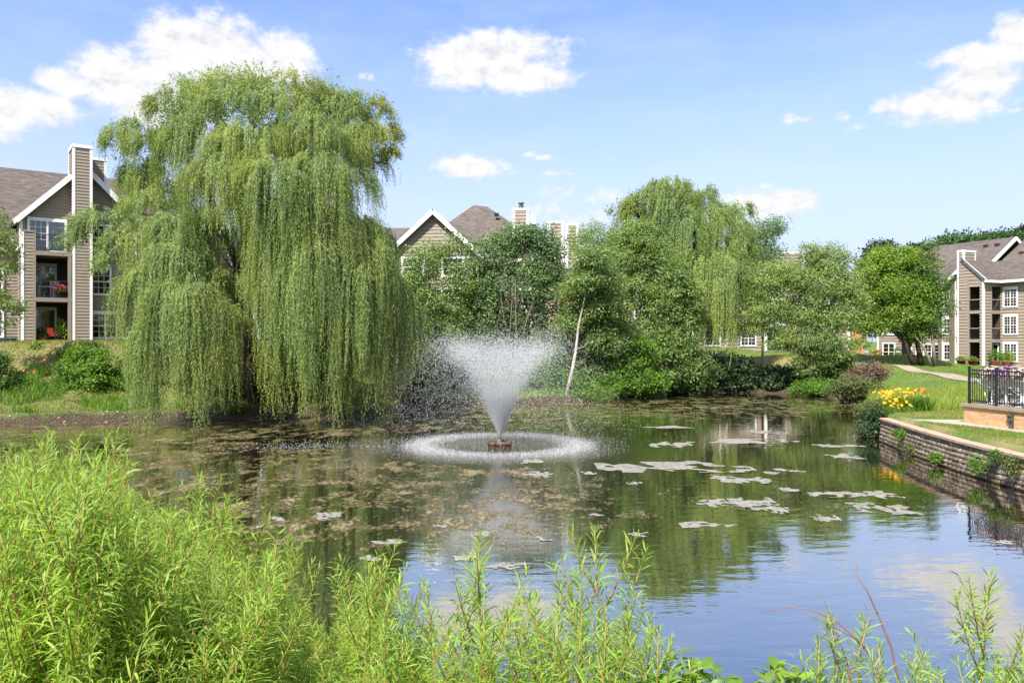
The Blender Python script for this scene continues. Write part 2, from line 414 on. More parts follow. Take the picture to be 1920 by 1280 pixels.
CP = np.array([(-31,45.5,3.75),(-27,46.4,3.75),(-24,49,3.75),(-20,52,3.8),(-16,55,3.9),(-36,44,3.75),(-45,44,3.7),(-30,52,3.8),(-22,57,3.9),(-10,66,4.2),(0,68,4.0),(5,70,3.9),(-5,60,3.4),
 (20,77,3.1),(30,77,3.0),(12,75,3.4),(38,77,2.5),(25,70,2.6),(20,66,2.0),(30,66,1.9),
 (30.2,53,1.27),(31.2,60,1.44),(31.7,68,1.7),(29.8,72,1.95),(21.8,72,2.35),(36,60,1.4),(36,68,1.6),
 (44.8,76,1.47),(43.6,78.3,1.5),(39,86,2.0),(41,82,1.75),(47,72,1.35),(50,64,1.3),(46,80,1.5),(37,92,2.2),(40,70,1.45),
 (16,30,1.0),(15,22,1.0),(18,24,1.02),(25,30,1.05),(25,45,1.1),(32,40,1.1),(14.5,12,1.0),(20,10,1.3),(18,36,1.0),(21,42,1.0),(24,52,1.15),
 (0,0,2.2),(-8,2,2.2),(8,2,2.2),(0,-10,2.4),(-5,5,1.75),(0,4,1.6),(5,4,1.45),(-10,7,1.7),
 (-60,60,4.5),(0,120,5),(60,100,2.5),(-100,0,3),(100,0,2.5),(70,70,1.5),(200,300,3),(-200,300,5),(0,400,4)])
def ground_z(x, y):
    x = np.atleast_1d(np.asarray(x,float)).ravel(); y = np.atleast_1d(np.asarray(y,float)).ravel(); P = np.stack([x,y],1)
    num = np.zeros(len(P)); den = np.zeros(len(P))
    for cx,cy,cz in CP:
        w = 1/(((x-cx)**2+(y-cy)**2)+.6)**1.7; num += w*cz; den += w
    zl = num/den
    d = seg_dist(P, POND, True); ins = inside(P, POND)
    dw = seg_dist(P, WALL, False)
    sm = lambda t: (lambda u: u*u*(3-2*u))(np.clip(t,0,1))
    nearw = 1-sm((dw-.9)/1.6)
    nearw = np.where((x>12)&(y>6), 1-sm((y-31.2)/7.0), 0)*np.where(y<31.4,1,sm((dw-.3)/3))
    Wd = np.where(y < 12, 4.5, 9.0)
    z1 = .42*sm(d/1.0)*np.minimum(zl/1.0,1)+(zl-.42)*sm((d-.6)/Wd)
    z2 = zl*sm(d/.22)
    z = z1*(1-nearw)+z2*nearw
    return np.where(ins, -np.minimum(d*.5,.9)-.02, z)
def ax(lo, hi, step, far):
    m = np.arange(lo,hi+1e-6,step); g = [];s = step;v = hi
    while v < far: s *= 1.35; v += s; g.append(v)
    h = []; s = step; v = lo
    while v > -far: s *= 1.35; v -= s; h.append(v)
    return np.concatenate([np.array(h[::-1]),m,np.array(g)])
gx = ax(-40,52,.3,3000); gy = ax(-2,92,.3,3000)
X,Y = np.meshgrid(gx,gy); Z = ground_z(X,Y).reshape(X.shape)
rg = np.random.default_rng(5)
far = (np.abs(X)>60)|(Y>110)|(Y<-10)
Z = Z+np.where((Z>.02)&~far, rg.normal(size=Z.shape)*.012, 0)
V = np.stack([X.ravel(),Y.ravel(),Z.ravel()],1); nx = len(gx); ny = len(gy)
i,j = np.meshgrid(np.arange(nx-1),np.arange(ny-1)); k = (j*nx+i).ravel()
me = mesh_np('ground', V, np.stack([k,k+1,k+nx+1,k+nx],1), smooth=True)
Pg = V[:,:2]; dg = seg_dist(Pg,POND,True); dwg = seg_dist(Pg,WALL,False)
wl = np.clip((dwg-.8)/1.2,0,1)
mud = np.clip(1.45-dg/.95,0,1)*np.where((V[:,0]>12)&(V[:,1]<31.2)&(V[:,1]>5),0,1)*np.where(V[:,1]<12,.35,1)
# beds of bare mulch and dark litter below the trees on the far bank
for (cx,cy,r) in [(-12,41.5,4.0),(8,57,1.5),(14,62,3),(20,61,2.5),(46,73.5,2.2)]:
    mud = np.maximum(mud, .9*np.clip(1.6-np.hypot(Pg[:,0]-cx,Pg[:,1]-cy)/r,0,1))
dry = np.zeros(len(V))
for (cx,cy,r,a) in [(-24,44.5,5.5,1.0),(-18,47,5,.9),(-30,43.5,5,.8),(-26,39.5,4,.35),(22,68,4,.9),(26,68,3,.7),(14.3,26,1.3,.9),(14.0,22,1.0,.8),(14.2,29,1.2,.8),(15,21,1.1,.5),(37,72,3,.35)]:
    dry = np.maximum(dry, a*np.exp(-((Pg[:,0]-cx)**2+(Pg[:,1]-cy)**2)/(r*r)))
for nm,arr in (('mud',mud),('dry',dry)):
    a = me.attributes.new(nm,'FLOAT','POINT'); a.data.foreach_set('value', arr.astype(np.float32))
m,nt = new_mat('ground_mat')
fb = noise(nt,.35,5,.65); ff = noise(nt,9,5,.7); fg = noise(nt,38,3,.7)
g1 = ramp(nt, ff, [(.28,(.055,.10,.02)),(.55,(.105,.165,.034)),(.75,(.18,.22,.065))])
dr = ramp(nt, fg, [(.3,(.17,.15,.055)),(.7,(.33,.28,.13))])
da = N(nt,'ShaderNodeAttribute', attribute_name='dry'); ma = N(nt,'ShaderNodeAttribute', attribute_name='mud')
df = math_(nt,'ADD', da.outputs['Fac'], math_(nt,'MULTIPLY', math_(nt,'SUBTRACT',fb,.5), 1.1))
df = N(nt,'ShaderNodeMapRange'); nt.links.new(math_(nt,'ADD',math_(nt,'ADD',da.outputs['Fac'], math_(nt,'MULTIPLY',math_(nt,'SUBTRACT',fb,.5),1.3)),math_(nt,'MULTIPLY',math_(nt,'SUBTRACT',ff,.5),.8)),df.inputs[0]); setin(df,From_Min=.1,From_Max=.8)
c = mixc(nt, df.outputs[0], g1.outputs[0], dr.outputs[0])
md = ramp(nt, noise(nt,14,6,.75), [(.34,(.013,.011,.007)),(.5,(.050,.038,.024)),(.68,(.19,.15,.10))])
fm = noise(nt,1.1,4,.65); mf = N(nt,'ShaderNodeMapRange'); nt.links.new(math_(nt,'ADD',math_(nt,'ADD',ma.outputs['Fac'],math_(nt,'MULTIPLY',math_(nt,'SUBTRACT',fm,.5),1.5)),math_(nt,'MULTIPLY',math_(nt,'SUBTRACT',ff,.5),.9)),mf.inputs[0]); setin(mf,From_Min=.35,From_Max=.75)
c = mixc(nt, mf.outputs[0], c, md.outputs[0])
b = principled(nt, c, .9, .15, 0, math_(nt,'ADD',ff,fg), .06, .6); out(nt,b.outputs[0])
tag(link('ground', me, m), kind='structure')

# ------------------------------------------------------------------ pond
FX,FY = onz(937,833,0)[:2]      # fountain
wx = np.arange(-60,24.61,.4); wy = np.arange(4,64.01,.4)
X,Y = np.meshgrid(wx,wy); nx=len(wx); ny=len(wy)
V = np.stack([X.ravel(),Y.ravel(),0*X.ravel()],1)
i,j = np.meshgrid(np.arange(nx-1),np.arange(ny-1)); k=(j*nx+i).ravel()
me = mesh_np('pond_water', V, np.stack([k,k+1,k+nx+1,k+nx],1), smooth=True)
x,y = V[:,0],V[:,1]
def g2(cx,cy,rx,ry,a=1.0): return a*np.exp(-((x-cx)/rx)**2-((y-cy)/ry)**2)
alg = g2(-8,20,6.5,4.5,.75)+g2(-3.5,20,4,3,.75)+g2(-13,28,9,6,.7)+g2(-2.2,16,3.2,2.4,.62)+g2(-20,32,8,5,.8)+g2(-1.5,23.6,2.6,1.6,.5)
alg += g2(8,44,13,7.5,.85)+g2(15,50,8,6,.75)+g2(-6,38,9,4,.55)+g2(6,21,4,2,.18)+g2(.8,13.5,1.5,1.3,.42)+g2(10,33,5,1.6,.42)+g2(3,19,2.5,1.3,.25)
alg -= 1.3*np.exp(-(np.hypot(x-FX,(y-FY))/4.1)**4)+g2(-7.3,30,2.6,1.8,1.0)
alg = alg*.9+.42*np.clip((y-13)/6,0,1)*np.clip((5.5-x)/5,0,1)+.16*np.clip((y-15)/4,0,1)+.06
alg += g2(4,17.5,3,.9,.3)+g2(8.5,18.8,2.5,.8,.3)+g2(1.5,16,1.5,.8,.35)+g2(6.5,24,3,1.5,.2)
alg -= 1.6*np.exp(-(np.hypot(x-FX,(y-FY))/4.3)**4)
alg = np.clip(alg,0,.95)
fo = np.hypot(x-FX,y-FY)
for nm,arr in (('algae',alg),('foam',fo)):
    a = me.attributes.new(nm,'FLOAT','POINT'); a.data.foreach_set('value', arr.astype(np.float32))
m,nt = new_mat('water_mat')
at_ = N(nt,'ShaderNodeAttribute', attribute_name='algae'); fo_ = N(nt,'ShaderNodeAttribute', attribute_name='foam')
tc = N(nt,'ShaderNodeTexCoord'); ob = tc.outputs['Object']
w1 = noise(nt, 1.6, 3, .5, ob, (.55,1.5,1)); w2 = noise(nt, 6.5, 2, .5, ob, (.7,1.2,1)); w3 = noise(nt, 22, 2, .5, ob)
rp = N(nt,'ShaderNodeMapRange', interpolation_type='SMOOTHSTEP'); nt.links.new(fo_.outputs['Fac'],rp.inputs[0]); setin(rp,From_Min=2.0,From_Max=7.5,To_Min=1.0,To_Max=0.0)
ring = N(nt,'ShaderNodeTexWave', wave_type='RINGS', rings_direction='SPHERICAL', wave_profile='SIN'); 
mpr = N(nt,'ShaderNodeMapping'); mpr.inputs['Location'].default_value = (-FX,-FY,0); nt.links.new(ob,mpr.inputs[0]); nt.links.new(mpr.outputs[0],ring.inputs[0]); setin(ring,Scale=.75,Distortion=2.5,Detail=2); ring.inputs['Detail Scale'].default_value=1.0
rq = N(nt,'ShaderNodeMapRange'); nt.links.new(fo_.outputs['Fac'],rq.inputs[0]); setin(rq,From_Min=3.0,From_Max=22,To_Min=1.0,To_Max=.15)
h = math_(nt,'ADD', math_(nt,'MULTIPLY',w1,.17), math_(nt,'MULTIPLY',w2,.04))
h = math_(nt,'ADD', h, math_(nt,'MULTIPLY', math_(nt,'MULTIPLY',ring.outputs['Fac'],rq.outputs[0]),.035))
h = math_(nt,'ADD', h, math_(nt,'MULTIPLY', math_(nt,'MULTIPLY',w3,rp.outputs[0]),.35))
bp = N(nt,'ShaderNodeBump'); setin(bp,Strength=.55,Distance=.05); nt.links.new(h,bp.inputs['Height'])
lw = N(nt,'ShaderNodeLayerWeight'); lw.inputs[0].default_value = .5; nt.links.new(bp.outputs[0],lw.inputs['Normal'])
fr = N(nt,'ShaderNodeMapRange'); nt.links.new(lw.outputs['Facing'],fr.inputs[0]); setin(fr,From_Min=.45,From_Max=.95,To_Min=.42,To_Max=.84)
df = N(nt,'ShaderNodeBsdfDiffuse'); df.inputs[0].default_value = (.014,.014,.008,1)
gl = N(nt,'ShaderNodeBsdfGlossy'); gl.inputs[0].default_value = (1.0,.95,.90,1); gl.inputs['Roughness'].default_value = .012; nt.links.new(bp.outputs[0],gl.inputs['Normal'])
mw = N(nt,'ShaderNodeMixShader'); nt.links.new(fr.outputs[0],mw.inputs[0]); nt.links.new(df.outputs[0],mw.inputs[1]); nt.links.new(gl.outputs[0],mw.inputs[2])
# matted algae breaking the surface: patches of patches
a1 = noise(nt, .5, 3, .55, ob, (1,.8,1)); a2 = noise(nt, 1.7, 7, .68, ob, (1.15,.62,1)); a3 = noise(nt, 9, 5, .72, ob, (1.1,.6,1))
s = math_(nt,'ADD', math_(nt,'MULTIPLY',at_.outputs['Fac'],.53), math_(nt,'MULTIPLY',math_(nt,'SUBTRACT',a1,.5),.7))
s = math_(nt,'ADD', s, math_(nt,'MULTIPLY',math_(nt,'SUBTRACT',a2,.5),1.7)); s = math_(nt,'ADD', s, math_(nt,'MULTIPLY',math_(nt,'SUBTRACT',a3,.5),.9))
am = N(nt,'ShaderNodeMapRange', interpolation_type='SMOOTHSTEP'); nt.links.new(s,am.inputs[0]); setin(am,From_Min=.49,From_Max=.55)
ac = ramp(nt, math_(nt,'ADD',math_(nt,'MULTIPLY',a3,.55),math_(nt,'MULTIPLY',s,.45)), [(.45,(.028,.023,.006)),(.53,(.066,.051,.014)),(.59,(.112,.086,.030)),(.66,(.245,.212,.135))])
ab = principled(nt, ac.outputs[0], .55, .35, 0, a3, .03, .5)
amk = math_(nt,'MULTIPLY', am.outputs[0], .86)
mx = N(nt,'ShaderNodeMixShader'); nt.links.new(amk,mx.inputs[0]); nt.links.new(mw.outputs[0],mx.inputs[1]); nt.links.new(ab.outputs[0],mx.inputs[2])
out(nt,mx.outputs[0])
tag(link('pond_water', me, m), kind='structure')
# ------------------------------------------------------------------ building kit
M = {}
M['siding'] = surf_mat('siding_mat',(.285,.236,.187),(.25,.206,.163),1.2,.65,.3)
M['siding2'] = surf_mat('siding_plain_mat',(.27,.225,.18),(.235,.197,.158),1.2,.65,.3)
M['trim'] = surf_mat('white_trim_mat',(.78,.78,.78),(.70,.70,.69),2.0,.5,.35)
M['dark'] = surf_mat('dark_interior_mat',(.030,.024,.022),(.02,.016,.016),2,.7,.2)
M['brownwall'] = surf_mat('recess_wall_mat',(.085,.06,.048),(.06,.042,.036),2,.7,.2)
M['curtain'] = surf_mat('curtain_mat',(.58,.57,.52),(.42,.42,.39),9,.8,.1,stretch=(5,5,.2))
M['iron'] = surf_mat('black_iron_mat',(.018,.02,.026),(.012,.014,.018),6,.45,.5)
M['bark'] = surf_mat('bark_mat',(.09,.068,.052),(.035,.026,.02),7,.9,.1,0,.05,(1,1,.25))
M['palebark'] = surf_mat('pale_bark_mat',(.47,.44,.39),(.25,.225,.19),6,.85,.15,0,.02,(1,1,.5))
M['greybark'] = surf_mat('grey_bark_mat',(.26,.22,.18),(.13,.105,.085),6,.9,.1,0,.03,(1,1,.3))
M['concrete'] = surf_mat('concrete_mat',(.40,.355,.30),(.30,.265,.22),3,.9,.15,0,.01)
M['red'] = surf_mat('red_paint_mat',(.35,.03,.03),(.26,.02,.02),6,.45,.4)
M['terracotta'] = surf_mat('terracotta_mat',(.42,.17,.09),(.33,.13,.07),6,.8,.2)
M['maroon'] = surf_mat('maroon_pot_mat',(.16,.025,.03),(.11,.018,.02),6,.5,.4)
M['blue'] = surf_mat('blue_plastic_mat',(.03,.19,.40),(.025,.15,.33),4,.4,.5)
M['white'] = surf_mat('white_plastic_mat',(.75,.75,.74),(.66,.66,.65),4,.4,.4)
M['sling'] = surf_mat('dark_sling_mat',(.03,.045,.045),(.02,.03,.032),12,.8,.2)
M['metal'] = surf_mat('grey_metal_mat',(.16,.15,.14),(.10,.095,.09),6,.5,.4,.6)
def roof_material():
    m,nt = new_mat('shingle_mat'); tc = N(nt,'ShaderNodeTexCoord')
    f = noise(nt, 3.2, 5, .7, tc.outputs['Object'], (.55,.55,3.0)); f2 = noise(nt, .25, 3, .6)
    r = ramp(nt, f, [(.3,(.062,.052,.047)),(.5,(.110,.093,.084)),(.7,(.170,.146,.132))])
    v = ramp(nt, f2, [(.3,(.85,.85,.88)),(.7,(1.1,1.08,1.05))])
    c = mixc(nt,1.0,r.outputs[0],v.outputs[0],'MULTIPLY')
    b = principled(nt,c,.9,.12,0,f,.03,.5); out(nt,b.outputs[0]); return m
M['roof'] = roof_material()
def glass_material():
    m,nt = new_mat('window_glass_mat')
    lw = N(nt,'ShaderNodeFresnel'); lw.inputs[0].default_value = 1.6
    t = N(nt,'ShaderNodeBsdfTransparent'); t.inputs[0].default_value = (.72,.76,.76,1)
    g = N(nt,'ShaderNodeBsdfGlossy'); g.inputs['Roughness'].default_value = .02
    bp = N(nt,'ShaderNodeBump'); setin(bp,Strength=.15,Distance=.02); nt.links.new(noise(nt,1.5,2),bp.inputs['Height']); nt.links.new(bp.outputs[0],g.inputs['Normal'])
    k = math_(nt,'ADD', math_(nt,'MULTIPLY',lw.outputs[0],.9), .10, True)
    x = N(nt,'ShaderNodeMixShader'); nt.links.new(k,x.inputs[0]); nt.links.new(t.outputs[0],x.inputs[1]); nt.links.new(g.outputs[0],x.inputs[2])
    out(nt,x.outputs[0]); return m
M['glass'] = glass_material()
def brick_material(name, c1, c2, mortar, sc, bw=.22, rh=.075):
    m,nt = new_mat(name); tc = N(nt,'ShaderNodeTexCoord'); 
    mp = N(nt,'ShaderNodeMapping'); mp.inputs['Rotation'].default_value = (R(90),0,0); nt.links.new(tc.outputs['Object'],mp.inputs[0])
    b = N(nt,'ShaderNodeTexBrick'); nt.links.new(mp.outputs[0],b.inputs[0])
    b.inputs['Color1'].default_value = rgba(c1); b.inputs['Color2'].default_value = rgba(c2); b.inputs['Mortar'].default_value = rgba(mortar)
    setin(b,Scale=sc); b.inputs['Brick Width'].default_value = bw; b.inputs['Row Height'].default_value = rh; b.inputs['Mortar Size'].default_value = .008; b.inputs['Bias'].default_value = -.1
    f = noise(nt,7,4,.6); v = ramp(nt,f,[(.3,(.78,.78,.78)),(.7,(1.12,1.1,1.08))])
    sp = noise(nt,5.5,1,.4,None,(1,1,2.5)); spr = ramp(nt,sp,[(.73,(1,1,1)),(.76,(.35,.27,.25))])
    c = mixc(nt,1.0,b.outputs['Color'],v.outputs[0],'MULTIPLY'); c = mixc(nt,1.0,c,spr.outputs[0],'MULTIPLY')
    p = principled(nt,c,.85,.15,0,b.outputs['Fac'],-.01,.6); out(nt,p.outputs[0]); return m
M['brick'] = brick_material('tan_brick_mat',(.62,.37,.19),(.46,.25,.13),(.50,.38,.26),1.0,.24,.08)
M['redbrick'] = brick_material('orange_brick_mat',(.50,.25,.15),(.36,.17,.10),(.40,.30,.22),1.0,.24,.08)

LAP = [.19,.034]
def siding(mb, p0, p1, z0, z1, iv=None, ex=None):
    ex = LAP[0]
    """lapped boards on the wall p0 -> p1 (plan points, left to right as seen from outside)"""
    p0 = Vector((p0[0],p0[1],0)); p1 = Vector((p1[0],p1[1],0)); d = (p1-p0); L = d.length; d.normalize(); n = Vector((d.y,-d.x,0))
    z = z0
    while z < z1-1e-4:
        zt = min(z+ex, z1)
        a0,b0 = (0,L); a1,b1 = (0,L)
        if iv:
            a0,b0 = iv(z); a1,b1 = iv(zt)
            if b0-a0 < .02: z = zt; continue
            if b1 < a1: a1 = b1 = (a1+b1)/2
        P = lambda t,o,zz: p0+d*t+n*o+Vector((0,0,zz))
        o0,o1 = LAP[1],.003
        mb.add([P(a0,o0,z),P(b0,o0,z),P(b1,o1,zt),P(a1,o1,zt),P(a0,0,z),P(b0,0,z)], [(0,1,2,3),(4,5,1,0)])
        z = zt
def wframe(p0, p1):
    p0 = Vector((p0[0],p0[1],0)); p1 = Vector((p1[0],p1[1],0)); d = (p1-p0).normalized(); return p0,d,Vector((d.y,-d.x,0))
def obox(mb, fr, t0, t1, o0, o1, z0, z1):
    """box along a wall frame: t along, o outwards"""
    p0,d,n = fr
    c = [(t0,o0),(t1,o0),(t1,o1),(t0,o1)]
    v = [p0+d*t+n*o+Vector((0,0,z)) for z in (z0,z1) for t,o in c]
    mb.add(v,[(0,1,2,3),(7,6,5,4),(0,4,5,1),(1,5,6,2),(2,6,7,3),(3,7,4,0)])
def window(par, fr, t0, t1, z0, z1, cols=1, rows=(2,3), trim=.13, sash=True, curtain=None, name='window', head=.0, rng=None):
    """white framed window fixed on the wall; pane and blind are its sub-parts"""
    mb = MB(); o = .035
    obox(mb,fr,t0-trim,t1+trim,o,o+.06,z1,z1+trim+head); obox(mb,fr,t0-trim,t1+trim,o,o+.075,z0-trim,z0)
    obox(mb,fr,t0-trim,t0,o,o+.06,z0,z1); obox(mb,fr,t1,t1+trim,o,o+.06,z0,z1)
    w = (t1-t0)/cols
    for i in range(1,cols): obox(mb,fr,t0+w*i-.035,t0+w*i+.035,o,o+.055,z0,z1)
    if sash: obox(mb,fr,t0,t1,o,o+.05,(z0+z1)/2-.03,(z0+z1)/2+.03)
    nx_,nz = rows
    for c in range(cols):
        for i in range(1,nx_): x = t0+w*c+w*i/nx_; obox(mb,fr,x-.011,x+.011,o+.001,o+.040,z0+.001,z1-.001)
    for i in range(1,nz*2):
        if i == nz and sash: continue
        z = z0+(z1-z0)*i/(nz*2); obox(mb,fr,t0+.001,t1-.001,o+.002,o+.039,z-.011,z+.011)
    f = mb.build(name, M['trim'], par)
    p0,d,n = fr; P = lambda t,oo,z: p0+d*t+n*oo+Vector((0,0,z))
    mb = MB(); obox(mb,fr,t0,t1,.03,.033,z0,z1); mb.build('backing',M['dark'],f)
    if curtain:
        c0,c1 = curtain; mb = MB(); zc0 = z0+(z1-z0)*c0; zc1 = z0+(z1-z0)*c1; k = max(int((t1-t0)/.05),6)
        for i in range(k):
            a = t0+(t1-t0)*i/k; b = t0+(t1-t0)*(i+1)/k
            mb.quad(P(a,.036+.010*(i%2),zc0),P(b,.036+.010*((i+1)%2),zc0),P(b,.036+.010*((i+1)%2),zc1),P(a,.036+.010*(i%2),zc1))
        mb.build('blind',M['curtain'],f)
    mb = MB(); mb.quad(P(t0,.054,z0),P(t1,.054,z0),P(t1,.054,z1),P(t0,.054,z1)); mb.build('pane',M['glass'],f)
    return f
def railing(par, fr, t0, t1, z0, h, o=0.0, mat=None, step=.115, name='railing'):
    mb = MB(); obox(mb,fr,t0,t1,o-.02,o+.02,z0+h-.04,z0+h); obox(mb,fr,t0,t1,o-.015,o+.015,z0+.08,z0+.11)
    k = max(int((t1-t0)/step),2)
    for i in range(k+1):
        t = t0+(t1-t0)*i/k; w = .018 if i in (0,k) else .008
        obox(mb,fr,max(t-w,t0),min(t+w,t1),o-w,o+w,z0,z0+h-.041)
    return mb.build(name, mat or M['iron'], par)
def slab(par, pts, t=.13, name='roof', mat=None):
    """roof plane: 3-D corner points, thickened downwards"""
    a,b,c = Vector(pts[0]),Vector(pts[1]),Vector(pts[2]); n = (b-a).cross(c-a).normalized()
    if n.z > 0: n = -n
    mb = MB(); mb.prism(pts, n, t); return mb.build(name, mat or M['roof'], par)
def chimney(par, x0,x1,y0,y1,z0,z1, cap=True, name='chimney', pipe=False, bw=.16):
    mb = MB(); c = [(x0,y0),(x1,y0),(x1,y1),(x0,y1)]
    for i in range(4): siding(mb,c[i],c[(i+1)%4],z0,z1-.2)
    ch = mb.build(name,M['siding'],par)
    mb = MB()
    for (x,y) in c:
        sx = 1 if x == x0 else -1; sy = 1 if y == y0 else -1
        mb.box(min(x-sx*.045,x+sx*bw),max(x-sx*.045,x+sx*bw),min(y-sy*.045,y+sy*bw),max(y-sy*.045,y+sy*bw),z0,z1-.2)
    mb.box(x0-.07,x1+.07,y0-.07,y1+.07,z1-.2,z1); mb.build('corner_board',M['trim'],ch)
    if pipe:
        mb = MB(); mb.lathe([(.22,z1),(.22,z1+.35),(.16,z1+.36),(.16,z1+.5),(.27,z1+.5),(.27,z1+.62)],12,((x0+x1)/2,(y0+y1)/2,0)); mb.build('flue',M['metal'],ch)
    return ch
def gable_iv(L, apex, z_e, slope):
    def iv(z):
        h = max(z-z_e,0)/slope; return (max(0,apex-(L/2+.0)+h) if False else h, L-h)
    return iv
def vents(par, lst):
    for (x,y,z) in lst:
        mb = MB(); mb.box(x-.2,x+.2,y-.25,y+.15,z-.1,z+.16); mb.build('roof_vent',M['dark'],par)

# ------------------------------------------------------------------ apartment block by the willow
ZA = 3.72
A = empty('apartment_building',(-26.9,47.4,ZA),R(35),'taupe three storey block beside the giant weeping willow, open balconies by a tall chimney','building')
GY = .95                                            # gable wall plane, balconies stand in front of it
gu0,gu1 = -1.85,4.75; ge = 7.5; apx = (gu0+gu1)/2; gs = (10.75-ge)/((gu1-gu0)/2)
fg_ = wframe((gu0,GY),(gu1,GY)); f0 = wframe((0,0),(1,0))
mb = MB(); L = gu1-gu0
siding(mb,(gu0,GY),(gu1,GY),5.5,ge); siding(mb,(gu0,GY),(gu1,GY),ge,10.7,lambda z:((z-ge)/gs, L-(z-ge)/gs))
siding(mb,(1.75,GY),(gu1,GY),0,5.5)
siding(mb,(gu1,GY),(gu1,6),0,8.0); siding(mb,(gu0,3.2),(gu0,GY),0,7.9)
mb.build('wall',M['siding'],A)
# recess behind the two lower balconies
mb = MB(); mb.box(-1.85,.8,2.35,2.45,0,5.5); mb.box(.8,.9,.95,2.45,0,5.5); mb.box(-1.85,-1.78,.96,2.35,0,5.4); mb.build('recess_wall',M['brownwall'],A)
# pier, chimney stack, slabs
mb = MB()
siding(mb,(-1.8,0),(-1.19,0),0,6.45); siding(mb,(-1.19,0),(-1.19,GY),0,6.45); siding(mb,(-1.8,GY),(-1.8,0),0,6.45)
mb.build('pier',M['siding'],A)
mb = MB(); mb.box(-1.86,-1.13,-.06,GY-.01,6.45,6.55); mb.box(-1.26,-1.13,-.045,.0,0,6.44); mb.build('pier_cap',M['siding2'],A)
mb = MB(); mb.box(-1.88,-1.72,-.05,.10,0,6.44); mb.build('corner_board',M['trim'],A)
mb = MB(); mb.box(gu0-.05,gu0+.12,GY-.06,GY+.1,5.5,7.6); mb.build('corner_board',M['trim'],A)
mb = MB(); mb.box(gu1-.1,gu1+.05,GY-.05,GY+.1,0,8.0); mb.build('corner_board',M['trim'],A)
CX0,CX1 = .80,1.78
chA = chimney(A,CX0,CX1,.0,GY+1.0,0,11.9,bw=.1)
chimney(A,1.80,2.85,2.2,3.2,9.8,11.7,bw=.1)
mb = MB(); siding(mb,(.64,0.02),(.80,0.02),0,5.15); mb.build('post',M['siding2'],A)
mb = MB(); mb.box(.52,.70,-.045,.13,0,5.14); mb.build('balcony_post',M['siding2'],A)
for z in (2.42,5.14):
    mb = MB(); mb.box(-1.2,.72,-.05,2.34,z,z+.24); mb.build('balcony_slab',M['siding2'],A)
    railing(A,f0,-1.12,.52 if z<4 else .8,z+.24,1.02,-.05)
# doors
def sliding_door(par, fr, t0, t1, z0, z1, open_side=1):
    mb = MB(); o = .03
    obox(mb,fr,t0-.13,t1+.13,o,o+.07,z1,z1+.2); obox(mb,fr,t0-.13,t0,o,o+.07,z0,z1); obox(mb,fr,t1,t1+.13,o,o+.07,z0,z1)
    m_ = (t0+t1)/2; obox(mb,fr,m_-.05,m_+.05,o,o+.06,z0,z1); obox(mb,fr,t0,t1,o,o+.05,z0,z0+.1)
    for i in range(1,3): x = t0+(m_-.05-t0)*i/3; obox(mb,fr,x-.012,x+.012,o+.001,o+.04,z0,z1)
    for i in range(1,5): z = z0+(z1-z0)*i/5; obox(mb,fr,t0,m_-.05,o+.002,o+.039,z-.012,z+.012)
    d_ = mb.build('door',M['trim'],par)
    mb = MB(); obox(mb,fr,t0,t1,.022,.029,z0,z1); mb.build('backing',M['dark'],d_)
    p0,dd,n = fr; P = lambda t,oo,z: p0+dd*t+n*oo+Vector((0,0,z))
    mb = MB(); mb.quad(P(t0,.045,z0),P(t1,.045,z0),P(t1,.045,z1),P(t0,.045,z1)); mb.build('pane',M['glass'],d_)
    return d_
dA = sliding_door(A,wframe((-1.55,GY),(2,GY)),.18,1.98,5.42,7.25)
p0,dd,n = wframe((-1.55,GY),(2,GY)); mb = MB()
for i in range(22):
    a = 1.1+.85*i/22; b = 1.1+.85*(i+1)/22; mb.quad(*[p0+dd*t+n*o+Vector((0,0,z)) for t,o,z in ((a,.031+.01*(i%2),5.45),(b,.031+.01*((i+1)%2),5.45),(b,.031+.01*((i+1)%2),7.2),(a,.031+.01*(i%2),7.2))])
mb.build('curtain',M['curtain'],dA)
for z in (2.66,.0): sliding_door(A,wframe((-1.6,2.35),(1,2.35)),.12,1.62,z+.02,z+2.0)
fr = wframe((1.78,GY),(gu1,GY))
window(A,fr,.18,2.15,.35,1.75,3,(2,2),.12,head=.1,curtain=(.55,1.0)); window(A,fr,.18,1.1,3.05,4.5,1,(3,2),.12,head=.1); window(A,fr,.18,1.1,5.75,7.2,1,(3,2),.12)
# main wing
mb = MB(); MY = 3.2
siding(mb,(-14,MY),(gu0,MY),0,5.7); mb.build('wall',M['siding'],A); mb = MB(); siding(mb,(gu1,MY),(7.2,MY),0,5.7); siding(mb,(7.2,MY),(7.2,15.4),0,5.7); mb.build('wall',M['siding'],A)
fr = wframe((-14,MY),(gu0,MY))
for z in (.45,2.98):
    for t in (10.05,6.9): window(A,fr,t,t+1.25,z,z+1.45,2,(2,2),.14,curtain=(.45,1))
fr = wframe((gu1,MY),(7.2,MY))
for z in (.45,2.98):
    for t in (.6,): window(A,fr,t,t+1.3,z,z+1.45,2,(2,2),.14,curtain=(.5,1))
mb = MB(); mb.box(-14,gu0,MY-.55,MY-.42,5.62,5.84); mb.build('fascia',M['trim'],A)
mb = MB(); mb.box(gu0-.14,gu0-.02,GY-.3,MY,5.5,5.7); mb.build('fascia',M['trim'],A)
mb = MB(); mb.box(-14,gu0,MY-.42,MY,5.62,5.68); mb.build('soffit',M['trim'],A)
RY,RZ = 9.3,11.75
slab(A,[(-14.4,MY-.6,5.82),(7.6,MY-.6,5.82),(7.6,RY,RZ),(-14.4,RY,RZ)])
slab(A,[(7.6,RY*2-MY+.6,5.82),(-14.4,RY*2-MY+.6,5.82),(-14.4,RY,RZ),(7.6,RY,RZ)])
ov = .38
